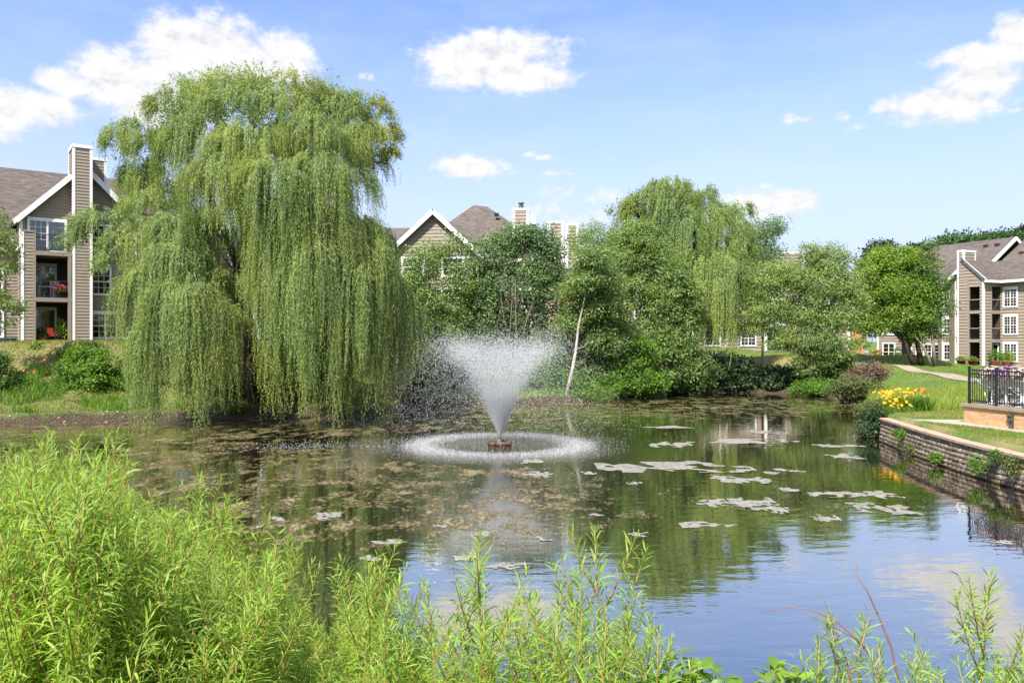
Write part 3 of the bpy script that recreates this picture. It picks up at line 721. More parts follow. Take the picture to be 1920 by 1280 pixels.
slab(A,[(gu0-ov,GY-ov,ge-ov*gs+.06),(apx,GY-ov,10.95),(apx,8.6,10.95),(gu0-ov,8.6,ge-ov*gs+.06)])
slab(A,[(apx,GY-ov,10.95),(gu1+ov,GY-ov,ge-ov*gs+.06),(gu1+ov,8.6,ge-ov*gs+.06),(apx,8.6,10.95)])
for sx,ux in ((-1,gu0-ov),(1,gu1+ov)):
    mb = MB(); q = (apx+sx*.0,GY-ov-.035,10.73); p = (ux,GY-ov-.035,ge-ov*gs-.13)
    if sx < 0: q = (CX0,q[1],10.73-(apx-CX0)*gs)
    else: q = (CX1,q[1],10.73-(CX1-apx)*gs)
    mb.beam(p,q,.06,.30,(0,0,1)); mb.build('rake_board',M['trim'],A)
vents(A,[(-9,6.6,9.15),(3.8,5.6,8.3)])
mb = MB(); ptsd = [(gu1-.35,GY-.12,7.2),(gu1-.35,GY-.12,.25),(gu1-.15,GY-.35,.08),(gu1+.15,GY-.6,.04)]
mb.tube(ptsd,.055,8); mb.build('downspout',M['trim'],A)
mb = MB(); mb.box(gu0-.2,gu1,-.14,GY-.02,-.3,.04); mb.build('footing',M['concrete'],A)

# ------------------------------------------------------------------ block behind the poplars
ZC = 3.6; LAP[:] = [.30,.052]
C_ = empty('apartment_building',(-10.4,68,ZC),R(-3),'taupe gabled block half hidden behind the poplars, chimneys over its roof','building')
g0,g1,ge = 0.0,7.5,7.85; ap = 3.75; gs = .90; L = 7.5
mb = MB(); siding(mb,(g0,0),(g1,0),0,ge); siding(mb,(g0,0),(g1,0),ge,ge+ap*gs,lambda z:((z-ge)/gs,L-(z-ge)/gs))
siding(mb,(-10,2.2),(g0,2.2),0,7.3); siding(mb,(g1,2.2),(12.4,2.2),0,7.3); siding(mb,(12.4,2.2),(19,2.2),0,5.9); siding(mb,(g1,0),(g1,3),0,ge); siding(mb,(g0,3),(g0,0),0,ge); siding(mb,(19,2.2),(19,14),0,5.9); siding(mb,(12.4,2.2),(12.4,14),5.9,9)
mb.build('wall',M['siding'],C_)
for bx in ((g0-.12,g0+.12,-.08,.12,0,ge),(g1-.12,g1+.12,-.08,.12,0,ge),(9.6,9.85,2.1,2.3,0,7.3),(18.8,19.05,2.1,2.3,0,5.9)):
    mb = MB(); mb.box(*bx); mb.build('corner_board',M['trim'],C_)
slab(C_,[(g0-.5,-.5,ge-.45),(ap,-.5,ge+ap*gs+.12),(ap,9,ge+ap*gs+.12),(g0-.5,9,ge-.45)])
slab(C_,[(ap,-.5,ge+ap*gs+.12),(g1+.5,-.5,ge-.45),(g1+.5,9,ge-.45),(ap,9,ge+ap*gs+.12)])
for sx,x in ((-1,g0-.5),(1,g1+.5)):
    mb = MB(); mb.beam((x,-.55,ge-.62),(ap,-.55,ge+ap*gs-.08),.08,.36); mb.build('rake_board',M['trim'],C_)
slab(C_,[(-10.4,1.5,7.25),(12.4,1.5,7.25),(12.4,8.5,11.05),(-10.4,8.5,11.05)]); slab(C_,[(12.4,15.5,7.25),(-10.4,15.5,7.25),(-10.4,8.5,11.05),(12.4,8.5,11.05)]); slab(C_,[(12.4,1.5,5.8),(19.4,1.5,5.8),(19.4,5.5,7.3),(12.4,5.5,7.3)]); slab(C_,[(19.4,14,5.8),(12.4,14,5.8),(12.4,5.5,7.3),(19.4,5.5,7.3)])
mb = MB(); mb.box(-10.4,g0-.3,1.38,1.5,7.0,7.3); mb.build('fascia',M['trim'],C_)
mb = MB(); mb.box(g1+.3,12.4,1.38,1.5,7.0,7.3); mb.build('fascia',M['trim'],C_)
# hipped roof of the tower behind
hb = [(1.6,4.2,8.9),(12.6,4.2,9.2),(12.6,16,8.9),(1.6,16,8.9)]; hp = [(6.2,9.6,13.35),(7.4,10.4,13.35)]
slab(C_,[hb[0],hb[1],hp[1],hp[0]]); slab(C_,[hb[1],hb[2],hp[1]]); slab(C_,[hb[3],hb[0],hp[0]]); slab(C_,[hb[2],hb[3],hp[0],hp[1]])
mb = MB(); mb.box(11.2,12.3,5.6,7.2,10.9,11.65); mb.build('dormer',M['trim'],C_)
chimney(C_,10.35,11.75,2.6,4.2,8.2,11.85,pipe=True,bw=.2); chimney(C_,13.4,14.8,6,7.5,5.5,11.2,bw=.2); chimney(C_,15.0,16.1,3.4,5.6,0,10.6,bw=.2)
vents(C_,[(-3.3,4.4,8.95),(8.6,7.2,12.0)])
fr = wframe((-10,2.2),(g0,2.2))
for z in (.6,3.3,5.35):
    for t in (5.0,8.35): window(C_,fr,t,t+1.05,z,z+1.45,1,(3,2),.2,curtain=(.4,1))
fr = wframe((g0,0),(g1,0))
for z in (.6,3.2,5.8):
    for t in (1.2,4.6): window(C_,fr,t,t+1.6,z,z+1.4,2,(2,2),.2,curtain=(.4,1))
fr = wframe((g1,2.2),(19,2.2))
for z in (.6,3.3):
    for t in (.9,3.0,8.6): window(C_,fr,t,t+1.4,z,z+1.3,2,(2,2),.2)
mb = MB(); mb.box(14.6,17,1.2,2.15,-.5,4.1); mb.build('brick_stair_wall',M['redbrick'],C_)

# ------------------------------------------------------------------ long block behind the second willow
ZD = 2.9
D_ = empty('apartment_building',(11.0,78,ZD),R(1),'taupe block screened by the second weeping willow and the leaning waterside tree','building')
mb = MB(); siding(mb,(0,0),(14.0,0),0,7.3); siding(mb,(15.8,0),(22,0),0,7.3); siding(mb,(14,0),(14,2),0,7.3); siding(mb,(15.8,2),(15.8,0),0,7.3); siding(mb,(22,0),(22,10),0,7.3); siding(mb,(0,10),(0,0),0,7.3)
mb.build('wall',M['siding'],D_)
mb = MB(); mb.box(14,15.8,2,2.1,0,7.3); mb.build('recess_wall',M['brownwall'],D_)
for z in (2.4,4.9):
    mb = MB(); mb.box(14,15.8,-.1,2,z,z+.25); mb.build('balcony_slab',M['trim'],D_); railing(D_,wframe((0,0),(1,0)),14.05,15.75,z+.25,1.0,.02,M['trim'],.3)
sliding_door(D_,wframe((14,2),(16,2)),.2,1.6,.02,2.05)
fr = wframe((0,0),(22,0))
for z in (.55,3.2,5.6):
    for t in (1.0,5.2,7.9,11.4,16.8,19.3): window(D_,fr,t,t+1.35,z,z+1.35,2,(2,2),.11,curtain=(.55,1))
for t in (-.05,3.6,9.9,13.8,21.95):
    mb = MB(); mb.box(t-.12,t+.12,-.1,.02,0,7.3); mb.build('corner_board',M['trim'],D_)
mb = MB(); mb.box(-.4,22.4,-.62,-.5,7.15,7.42); mb.build('fascia',M['trim'],D_)
slab(D_,[(-.5,-.65,7.35),(22.5,-.65,7.35),(22.5,5.5,9.15),(-.5,5.5,9.15)]); slab(D_,[(22.5,11.6,7.35),(-.5,11.6,7.35),(-.5,5.5,9.15),(22.5,5.5,9.15)])
chimney(D_,15.8,18.6,2.6,4.2,7.5,9.95,bw=.2)
mb = MB(); mb.tube([(20.6,-.12,7.1),(20.6,-.12,.2),(20.3,-.4,.05)],.07,6); mb.build('downspout',M['trim'],D_)
mb = MB(); mb.prism([(22.1,.3,-1),(23.6,.3,-1),(23.9,.3,2.6),(22.1,.3,2.6)],(0,1,0),.3); mb.build('brick_wing_wall',M['redbrick'],D_)

# ------------------------------------------------------------------ block across the lawn, seen past the pool fence
ZE = 1.45
E = empty('apartment_building',(44.8,76,ZE),math.atan2(-.899,.438),'taupe block with half gable chimney face and stacked dark corner balconies near the path','building')
EZ = 8.3; P2 = 2.55
fA = wframe((-2.6,0),(0,0)); fB = wframe((0,0),(0,P2)); fC = wframe((0,P2),(14,P2))
mb = MB()
o0,o1 = 1.04,2.24                                       # opening in the gable face (along it)
siding(mb,(-2.6,0),(-2.6+o0,0),0,EZ); siding(mb,(-2.6+o1,0),(0,0),0,EZ)
for z in (2.3,5.05,7.6): siding(mb,(-2.6+o0,0),(-2.6+o1,0),z+.0,(z+.1) if z<7 else EZ)
siding(mb,(-2.6,0),(0,0),EZ,10.3,lambda z:(0,max(2.6-(z-EZ)/1.02,.62)))
siding(mb,(0,0),(0,1.15),0,EZ); siding(mb,(0,1.15),(0,P2),7.6,EZ)
siding(mb,(0,P2),(14,P2),0,EZ)
mb.build('wall',M['siding'],E)
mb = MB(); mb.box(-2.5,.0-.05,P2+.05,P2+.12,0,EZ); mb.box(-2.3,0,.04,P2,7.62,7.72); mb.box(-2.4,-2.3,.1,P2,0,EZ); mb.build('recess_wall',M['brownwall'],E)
for z in (2.25,5.0):
    mb = MB(); mb.box(-2.3,.02,-.02,P2,z,z+.32); mb.build('balcony_slab',M['siding2'],E)
    mb = MB(); obox(mb,fA,o0+.14,o1,-.03,.03,z+1.32,z+1.40); obox(mb,fB,1.2,P2-.02,-.03,.03,z+1.32,z+1.40); mb.build('balcony_rail',M['siding'],E)
    railing(E,fA,o0+.14,o1,z+.32,.98,-.06); railing(E,fB,1.2,P2-.03,z+.32,.98,-.06)
mb = MB(); obox(mb,fA,o0-.06,o0+.14,-.12,.045,0,7.6); obox(mb,fB,1.08,1.2,-.1,.045,0,7.6); mb.build('balcony_post',M['siding2'],E)
sliding_door(E,wframe((-1.5,P2+.05),(0,P2+.05)),.35,1.2,.05,2.0)
mb = MB(); obox(mb,fA,2.48,2.645,-.1,.05,0,EZ); obox(mb,fB,-.045,.14,-.1,.05,0,EZ); obox(mb,fA,-.06,.1,-.1,.05,0,11.2); mb.build('corner_board',M['trim'],E)
chimney(E,-2.6,-1.98,.0,1.7,10.2,11.25,bw=.12)
mb = MB(); mb.beam((.25,-.06,EZ-.18),(-1.98,-.06,10.17),.08,.28); mb.build('rake_board',M['trim'],E)
slab(E,[(.45,-.25,EZ-.2),(-2.1,-.25,10.45),(-2.1,7,10.45),(.45,7,EZ-.2)])
slab(E,[(-2.1,.75,10.45),(-4.7,.75,EZ-.3),(-4.7,7,EZ-.3),(-2.1,7,10.45)])
mb = MB(); mb.beam((-2.6,.68,9.75),(-4.75,.68,EZ-.35),.08,.30); mb.build('rake_board',M['trim'],E)
# walls stepping back beyond the chimney
steps = [(-3.55,-2.6,1.0,9.4),(-5.2,-3.55,1.35,8.2),(-8.6,-5.2,1.9,8.2)]
mb = MB()
for a,b,y,zt in steps: siding(mb,(a,y),(b,y),0,min(zt,EZ)); siding(mb,(b,y),(b,max(y-1.2,0)),0,min(zt,EZ))
siding(mb,(-3.55,1.0),(-2.6,1.0),EZ,9.6,lambda z:(max((z-EZ)/1.0-.6,0),.95))
mb.build('wall',M['siding'],E)
for a,b,y,zt in steps:
    mb = MB(); mb.box(a-.06,a+.08,y-.05,y+.05,0,min(zt,EZ)); mb.build('corner_board',M['trim'],E)
for z in (.55,3.15,5.75):
    fr = wframe((-3.55,1.0),(-2.6,1.0)); window(E,fr,.25,.78,z-.3,z+1.45,1,(2,2),.13,head=.12,curtain=(.5,1))
    fr = wframe((-5.2,1.35),(-3.55,1.35)); window(E,fr,.25,1.4,z,z+1.45,2,(2,2),.13,head=.12,curtain=(.45,1))
    fr = wframe((-8.6,1.9),(-5.2,1.9)); window(E,fr,1.0,2.6,z,z+1.45,2,(2,2),.13,curtain=(.45,1))
    window(E,fC,.42,1.55,z-.02,z+1.55,2,(2,3),.15,head=.1,curtain=(.3,1))
    window(E,fC,4.2,5.4,z-.02,z+1.55,2,(2,3),.15,curtain=(.3,1))
# low wing
mb = MB(); siding(mb,(-13.6,2.2),(-10.6,2.2),0,3.0); siding(mb,(-9.4,2.2),(-8.6,2.2),0,EZ); siding(mb,(-10.6,2.2),(-9.4,2.2),2.7,EZ); siding(mb,(-13.6,2.2),(-10.6,2.2),3.0,EZ); siding(mb,(-13.6,9),(-13.6,2.2),0,EZ)
mb.build('wall',M['siding'],E)
mb = MB(); mb.box(-10.6,-9.4,4,4.1,0,2.7); mb.build('recess_wall',M['brownwall'],E)
fr = wframe((-13.6,2.2),(-10.6,2.2)); window(E,fr,.75,2.1,.3,2.1,2,(1,2),.14,curtain=(.3,1))
for z in (3.2,5.75): window(E,fr,.75,2.1,z,z+1.5,2,(2,2),.14,curtain=(.4,1))
mb = MB(); mb.box(-13.68,-13.5,2.12,2.3,0,EZ); mb.build('corner_board',M['trim'],E)
mb = MB(); mb.box(-9.42,-9.3,2.12,2.3,0,EZ); mb.build('corner_board',M['trim'],E)
# main roofs
slab(E,[(-14.2,1.2,EZ-.15),(-2.0,1.2,EZ-.15),(-2.0,8.2,13.0),(-11,8.2,13.0)])
slab(E,[(-14.2,15,EZ-.15),(-14.2,1.2,EZ-.15),(-11,8.2,13.0)])
slab(E,[(-2.0,15,EZ-.15),(-14.2,15,EZ-.15),(-11,8.2,13.0),(-2.0,8.2,13.0)])
mb = MB(); mb.beam((-1.98,8.2,12.85),(-1.98,2.8,9.1),.08,.34); mb.beam((-1.98,8.2,12.85),(-1.98,9.6,11.9),.08,.34); mb.build('rake_board',M['trim'],E)
slab(E,[(-1.95,P2-.55,EZ-.22),(14.5,P2-.55,EZ-.22),(14.5,9.4,12.75),(-1.95,9.4,12.75)]); slab(E,[(14.5,16,EZ-.22),(-1.95,16,EZ-.22),(-1.95,9.4,12.75),(14.5,9.4,12.75)])
mb = MB(); mb.box(.45,14.5,P2-.68,P2-.55,EZ-.36,EZ-.12); mb.box(.3,.44,-.3,P2-.55,EZ-.36,EZ-.12); mb.build('gutter',M['trim'],E)
mb = MB(); mb.box(.02,14.5,P2-.55,P2,EZ-.3,EZ-.25); mb.build('soffit',M['trim'],E)
vents(E,[(-.6,6.9,11.1),(-3.2,7.1,12.2),(-4.4,7.1,12.2)])
mb = MB(); mb.tube([(1.2,9.3,12.6),(1.2,9.3,13.3)],.07,6); mb.tube([(.6,9.3,12.6),(.6,9.3,13.0)],.05,6); mb.build('vent_pipe',M['metal'],E)
mb = MB(); mb.lathe([(.02,0),(.07,.02),(.07,.2),(.03,.24)],8,(3.0,P2-.25,4.6)); mb.box(2.96,3.04,P2-.2,P2,4.75,4.8); mb.build('wall_lamp',M['white'],E)
mb = MB(); mb.box(-14.5,3,-.9,2.4,-.4,.03); mb.build('footing',M['concrete'],E)
# ------------------------------------------------------------------ retaining wall of rock faced blocks
def block_material():
    m,nt = new_mat('rock_block_mat'); g = N(nt,'ShaderNodeNewGeometry')
    r = ramp(nt,g.outputs['Random Per Island'],[(0,(.17,.135,.105)),(.4,(.27,.215,.165)),(.7,(.33,.275,.22)),(1,(.25,.21,.185))])
    f = noise(nt,16,5,.7); v = ramp(nt,f,[(.3,(.6,.6,.6)),(.65,(1.2,1.18,1.15))])
    c = mixc(nt,1.0,r.outputs[0],v.outputs[0],'MULTIPLY')
    tc = N(nt,'ShaderNodeTexCoord'); sp = N(nt,'ShaderNodeSeparateXYZ'); nt.links.new(tc.outputs['Object'],sp.inputs[0])
    wz = N(nt,'ShaderNodeMapRange'); nt.links.new(math_(nt,'ADD',sp.outputs[2],math_(nt,'MULTIPLY',math_(nt,'SUBTRACT',f,.5),.12)),wz.inputs[0]); setin(wz,From_Min=.02,From_Max=.13,To_Min=1,To_Max=0)
    c = mixc(nt,wz.outputs[0],c,(.045,.035,.022))          # wet tide stain
    mo = noise(nt,1.3,4,.65); c = mixc(nt, ramp(nt,mo,[(.5,(0,0,0)),(.72,(.6,.6,.6))]).outputs[0], c, (.10,.105,.045)); b = principled(nt,c,.9,.15,0,f,.02,.6); out(nt,b.outputs[0]); return m
M['block'] = block_material()
M['capstone'] = surf_mat('capstone_mat',(.46,.33,.25),(.34,.24,.18),5,.9,.12,0,.01)
rng = np.random.default_rng(11)
def along(line, s):
    d = np.concatenate([[0],np.cumsum(np.linalg.norm(np.diff(line,axis=0),axis=1))])
    s = min(max(s,0),d[-1]-1e-6); i = np.searchsorted(d,s,side='right')-1; t = (s-d[i])/(d[i+1]-d[i])
    a,b = line[i],line[i+1]; tt = (b-a)/np.linalg.norm(b-a); return a+(b-a)*t, tt, d[-1]
from_line = []
fine = []                                              # smooth the wall line
for s in np.linspace(0,along(WALL,0)[2],60): fine.append(along(WALL,s)[0])
fine = np.array(fine); k_ = np.ones(7)/7
for c_ in (0,1):
    p = np.pad(fine[:,c_],3,mode='edge'); fine[:,c_] = np.convolve(p,k_,'valid')
WL = fine; LEN = along(WL,0)[2]
wall_root = empty('retaining_wall',(WL[0][0],WL[0][1],0),0,'curved low retaining wall of rough tan blocks holding the lawn above the pond','wall')
V=[];Q=[]
H = .14; BW = .29; rows = 6
for r in range(rows):
    s = -.15 if r%2 else 0
    while s < LEN:
        w = BW*(.9+.2*rng.random()); a,ta,_ = along(WL,max(s,0)); b,tb,_ = along(WL,min(s+w,LEN)); s += w
        if np.linalg.norm(b-a) < .06: continue
        t = (b-a)/np.linalg.norm(b-a); n = np.array([t[1],-t[0]])    # away from the lawn, over the water
        if n[0] > 0: n = -n
        z0 = -.02+r*H+rng.normal()*.004; z1 = z0+H-.010; bat = .014*r; g = .008
        prj = .022+.022*rng.random(); nu,nv = 4,4; base = len(V)
        for iv in range(nv):
            for iu in range(nu):
                u = iu/(nu-1); v = iv/(nv-1); edge = (iu in (0,nu-1)) or (iv in (0,nv-1))
                o = (rng.random()*.014 if edge else prj*(.6+.9*rng.random()))-bat
                p = a+t*(g+(np.linalg.norm(b-a)-2*g)*u)+n*o
                V.append((p[0]-WL[0][0],p[1]-WL[0][1],z0+(z1-z0)*v+(rng.normal()*.003 if edge else rng.normal()*.012)))
        for iv in range(nv-1):
            for iu in range(nu-1): q = base+iv*nu+iu; Q.append((q,q+1,q+nu+1,q+nu))
        # top and ends run back into the bank
        bb = len(V)
        for (u,z) in ((0,z0),(1,z0),(1,z1),(0,z1)):
            p = a+t*(g+(np.linalg.norm(b-a)-2*g)*u)+n*(-.28-bat); V.append((p[0]-WL[0][0],p[1]-WL[0][1],z))
        f = [base,base+nu-1,base+nu*nv-1,base+nu*(nv-1)]
        for e in range(4): Q.append((f[e],bb+e,bb+(e+1)%4,f[(e+1)%4]))
link('block_course', mesh_np('blocks',V,Q), M['block'], wall_root)
mb = MB(); s = 0
while s < LEN-.05:
    w = .42*(.95+.1*rng.random()); a,_,_ = along(WL,s+.006); b,_,_ = along(WL,min(s+w-.006,LEN)); s += w
    t = (b-a)/max(np.linalg.norm(b-a),1e-6); n = np.array([t[1],-t[0]]); n = n if n[0] < 0 else -n
    z0 = rows*H-.02; z1 = z0+.085+rng.normal()*.004; o1 = .0+rng.normal()*.006; W0 = WL[0]
    P = lambda q,o,z: (q[0]+n[0]*o-W0[0],q[1]+n[1]*o-W0[1],z)
    mb.add([P(a,o1,z0),P(b,o1,z0),P(b,o1,z1-.012),P(a,o1,z1-.012),P(a,o1-.012,z1),P(b,o1-.012,z1),P(b,-.36,z1),P(a,-.36,z1),P(b,-.36,z0),P(a,-.36,z0)],
           [(0,1,2,3),(3,2,5,4),(4,5,6,7),(7,6,8,9),(0,3,4,7,9),(1,8,6,5,2),(0,9,8,1)])
mb.build('capstone_course',M['capstone'],wall_root)

# ------------------------------------------------------------------ brick wall, walk, pool deck, fence
BA = math.atan2(-.98,.2); BO = (15.5,27.45)
ZW = .98
BR = empty('brick_wall',(BO[0],BO[1],ZW),BA,'tan brick wall carrying the black pool fence beside the concrete walk','wall')
mb = MB(); mb.box(0,13,0,.3,-.3,.60); mb.build('brick_face',M['brick'],BR)
mb = MB(); mb.box(-.3,0,.02,.3,-.3,.58) if False else None
mb = MB(); mb.box(-.12,13.1,-.07,.42,.60,.70); mb.build('stone_cap',surf_mat('stone_cap_mat',(.33,.26,.19),(.25,.195,.14),5,.85,.15,0,.01),BR)
mb = MB(); mb.box(1.95,2.12,-.045,-.001,.05,.27); mb.box(1.95,2.12,-.10,-.001,.30,.44); mb.prism([(1.93,-.13,.44),(2.14,-.13,.44),(2.14,0,.48),(1.93,0,.48)],(0,0,1),.02); mb.build('step_light',M['metal'],BR)
DECK = Matrix.Translation((BO[0],BO[1],0))@Matrix.Rotation(BA,4,'Z')
def deckp(u,y,z=0): v = DECK@Vector((u,y,z)); return np.array(v)
mb = MB()
pd = [deckp(-.0,.3),deckp(13,.3),deckp(13,9),deckp(-1.2,9),deckp(-1.9,3)]
mb.prism([(p[0],p[1],ZW+.665) for p in pd],(0,0,-1),.9); tag(mb.build('pool_deck',M['concrete']),kind='structure')
# concrete walk at the foot of the brick wall
mb = MB(); inner = [(-.9,.6),(-.02,-.02),(3,-.02),(13,-.02)]; outer = [(-1.35,-1.0),(-.4,-1.02),(1.6,-.62),(3.4,-.55),(13,-.9)]
poly = [deckp(*p) for p in [(-.7,1.2),(.0,.0),(13,0)]]+[deckp(*p) for p in outer[::-1]]
mb.prism([(p[0],p[1],ZW+.045) for p in poly],(0,0,-1),.3); tag(mb.build('concrete_walk',M['concrete']),kind='structure')
FE = empty('pool_fence',(BO[0],BO[1],ZW+.70),BA,'black iron picket fence on the brick wall around the pool deck','fence')
def fence_run(fr, t0, t1, gap):
    n = max(int(round((t1-t0)/gap)),1)
    for i in range(n+1):
        t = t0+(t1-t0)*i/n; mb = MB(); obox(mb,fr,t-.032,t+.032,-.032,.032,-.0,1.24); obox(mb,fr,t-.042,t+.042,-.042,.042,1.24,1.27)
        mb.build('post',M['iron'],FE)
        if i < n:
            a = t+.034; b = t+(t1-t0)/n-.034; mb = MB()
            for z in (.10,1.0,1.13): obox(mb,fr,a,b,-.016,.016,z,z+.035)
            k = int((b-a)/.098)
            for j in range(1,k): x = a+(b-a)*j/k; obox(mb,fr,x-.010,x+.010,-.009,.009,.04,1.19)
            mb.build('panel',M['iron'],FE)
fence_run(wframe((.12,.12),(13,.12)),0,11.6,1.16)
pa=(.12,.12); pb=(-.75,1.95)
FR2 = wframe((.12,.12),(-1.55,4.5)); fence_run(FR2,1.3,5.2,1.3)
# loungers on the deck
def lounger(u,y,rz,label):
    p = deckp(u,y,ZW+.665); r = empty('sun_lounger',tuple(p),rz,label,'sun lounger','white framed loungers on the pool deck')
    mb = MB()
    for s in (-.3,.3):
        mb.tube([(s,-.95,.33),(s,.25,.33),(s,.85,.85)],.022,6); mb.tube([(s,-.8,0),(s,-.45,.33)],.02,6); mb.tube([(s,-.1,.33),(s,.45,0)],.02,6); mb.tube([(s,.45,.0),(s,.62,.62)],.02,6); mb.tube([(s,-.75,.33),(s,-.2,.56),(s,.5,.55)],.018,6)
    for y_,z_ in ((-.95,.33),(.25,.33),(.85,.85)): mb.tube([(-.3,y_,z_),(.3,y_,z_)],.02,6)
    mb.build('frame',M['white'],r,True)
    mb = MB(); mb.prism([(-.285,-.93,.33),(.285,-.93,.33),(.285,.25,.33),(-.285,.25,.33)],(0,0,-1),.012); mb.prism([(-.285,.25,.33),(.285,.25,.33),(.285,.84,.84),(-.285,.84,.84)],(0,.65,-.75),.012); mb.build('sling',M['sling'],r)
lounger(.25,1.35,R(60),'white framed lounger with dark sling nearest the fence corner post')
lounger(1.0,1.5,R(50),'white framed lounger with dark sling under the purple petunias')
lounger(2.2,1.5,R(60),'white framed lounger with dark sling farther along the fence from its corner')
# petunia planters
def petal_plant(root, rng, n, r, h, z, flm, lfm):
    P = rand_unit(rng,n); P[:,2] = np.abs(P[:,2])*1.1-.25; C = P*np.array([r,r,h])*(.75+.3*rng.random(n))[:,None]+np.array([0,0,z])
    V,Q = leaf_quads(C,unit(rand_unit(rng,n)+P*.5),unit(P+rng.normal(size=(n,3))*.5),.09*(.7+.6*rng.random(n)),.045*np.ones(n)); link('foliage',mesh_np('fol',V,Q),lfm,root)
    m = n//3; P = rand_unit(rng,m); P[:,2] = np.abs(P[:,2])*1.1-.2; C = P*np.array([r,r,h])*1.04+np.array([0,0,z])
    A = unit(np.cross(P,rand_unit(rng,m))); C2=[];A2=[];N2=[]
    for k in range(4):
        a = k*math.pi/2; B = unit(np.cross(P,A)); A_ = A*math.cos(a)+B*math.sin(a); C2.append(C); A2.append(unit(A_+P*.35)); N2.append(P)
    C2=np.concatenate(C2);A2=np.concatenate(A2);N2=np.concatenate(N2)
    V,Q = leaf_quads(C2,A2,N2,.042*np.ones(len(C2)),.05*np.ones(len(C2)),.6); link('blossom',mesh_np('blo',V,Q),flm,root)
purple = leaf_mat('purple_petal_mat',(.24,.05,.36),(.62,.28,.70),.25,.6); pinkw = leaf_mat('pale_petal_mat',(.55,.30,.45),(.80,.66,.62),.25,.6)
lily = leaf_mat('yellow_petal_mat',(.80,.36,.012),(.88,.55,.02),.3,.6); orange = leaf_mat('orange_petal_mat',(.70,.16,.02),(.80,.26,.03),.3,.6); hotpink = leaf_mat('pink_petal_mat',(.65,.03,.16),(.78,.10,.28),.3,.6)
LF = {}
LF['mid'] = leaf_mat('mid_leaf_mat',(.035,.085,.016),(.10,.19,.035),.35)
LF['bright'] = leaf_mat('bright_leaf_mat',(.055,.14,.013),(.15,.30,.03),.4)
LF['lime'] = leaf_mat('lime_leaf_mat',(.13,.24,.02),(.27,.40,.045),.4)
rng = np.random.default_rng(3)
for (u,y,flm,lb) in ((.3,.85,pinkw,'planter of pale pink petunias behind the second fence post'),(.95,.8,purple,'planter of purple petunias trailing behind the fence'),(1.65,.75,pinkw,'planter of mixed pale petunias past the purple one')):
    p = deckp(u,y,ZW+.665); r = empty('flower_planter',tuple(p),0,lb,'planter','petunia planters behind the pool fence')
    mb = MB(); mb.lathe([(.2,0),(.24,.03),(.05,.08),(.05,.62),(.2,.66),(.3,.86),(.32,.88)],14); mb.build('pedestal_pot',M['white'],r,True)
    petal_plant(r,rng,420,.46,.34,1.0,flm,LF['mid'])

# ------------------------------------------------------------------ garden path
path_px = [(30.0,50.5),(30.6,54),(31.2,60),(31.4,66),(30.6,70.5),(28,72.6),(24,72.8),(20,72),(15,71)]
pp = np.array([along(np.array(path_px,float),s)[0] for s in np.linspace(0,34,70)])
for c_ in (0,1): pp[:,c_] = np.convolve(np.pad(pp[:,c_],4,mode='edge'),np.ones(9)/9,'valid')
tt = np.gradient(pp,axis=0); tt /= np.linalg.norm(tt,axis=1)[:,None]; nn = np.stack([-tt[:,1],tt[:,0]],1)
V=[];Q=[]
offs = (-.75,-.25,.25,.75)
for p,n in zip(pp,nn):
    for o in offs: q = p+n*o; V.append((q[0],q[1],0))
V = np.array(V); V[:,2] = ground_z(V[:,0],V[:,1])+.045
for i in range(len(pp)-1):
    for k in range(3): a=i*4+k; Q.append((a,a+1,a+5,a+4))
tag(link('garden_path',mesh_np('path',V,Q,smooth=True),surf_mat('path_mat',(.33,.28,.22),(.24,.20,.15),2.5,.9,.1,0,.01)),kind='structure')

# ------------------------------------------------------------------ fountain
rng = np.random.default_rng(21)
FO = empty('pond_fountain',(FX,FY,0),0,'floating fountain throwing a white V-shaped spray in the middle of the pond','fountain')
mb = MB()
for k in range(10):
    a0 = 2*math.pi*k/10; a1 = 2*math.pi*(k+.92)/10; r = .40
    mb.tube([(r*math.cos(a0),r*math.sin(a0),.06),(r*math.cos(a1),r*math.sin(a1),.06)],.065,8)
mb.build('float_ring',surf_mat('float_brown_mat',(.17,.085,.045),(.08,.04,.022),14,.7,.3,0,.01),FO)
mb = MB(); mb.lathe([(.34,.02),(.34,.07),(.1,.10),(.06,.2),(.05,.26)],12)
for a in (.3,3.5): mb.box(.5*math.cos(a)-.04,.5*math.cos(a)+.04,.5*math.sin(a)-.04,.5*math.sin(a)+.04,.02,.2)
mb.build('nozzle',M['metal'],FO)
m,nt = new_mat('spray_mat')
d_ = N(nt,'ShaderNodeBsdfDiffuse'); d_.inputs[0].default_value=(.95,.96,.97,1); t_ = N(nt,'ShaderNodeBsdfTranslucent'); t_.inputs[0].default_value=(.9,.92,.95,1)
x_ = N(nt,'ShaderNodeMixShader'); x_.inputs[0].default_value=.5; nt.links.new(d_.outputs[0],x_.inputs[1]); nt.links.new(t_.outputs[0],x_.inputs[2])
g_ = N(nt,'ShaderNodeBsdfGlossy'); g_.inputs['Roughness'].default_value=.25; y_ = N(nt,'ShaderNodeMixShader'); y_.inputs[0].default_value=.12; nt.links.new(x_.outputs[0],y_.inputs[1]); nt.links.new(g_.outputs[0],y_.inputs[2]); out(nt,y_.outputs[0]); M['spray']=m
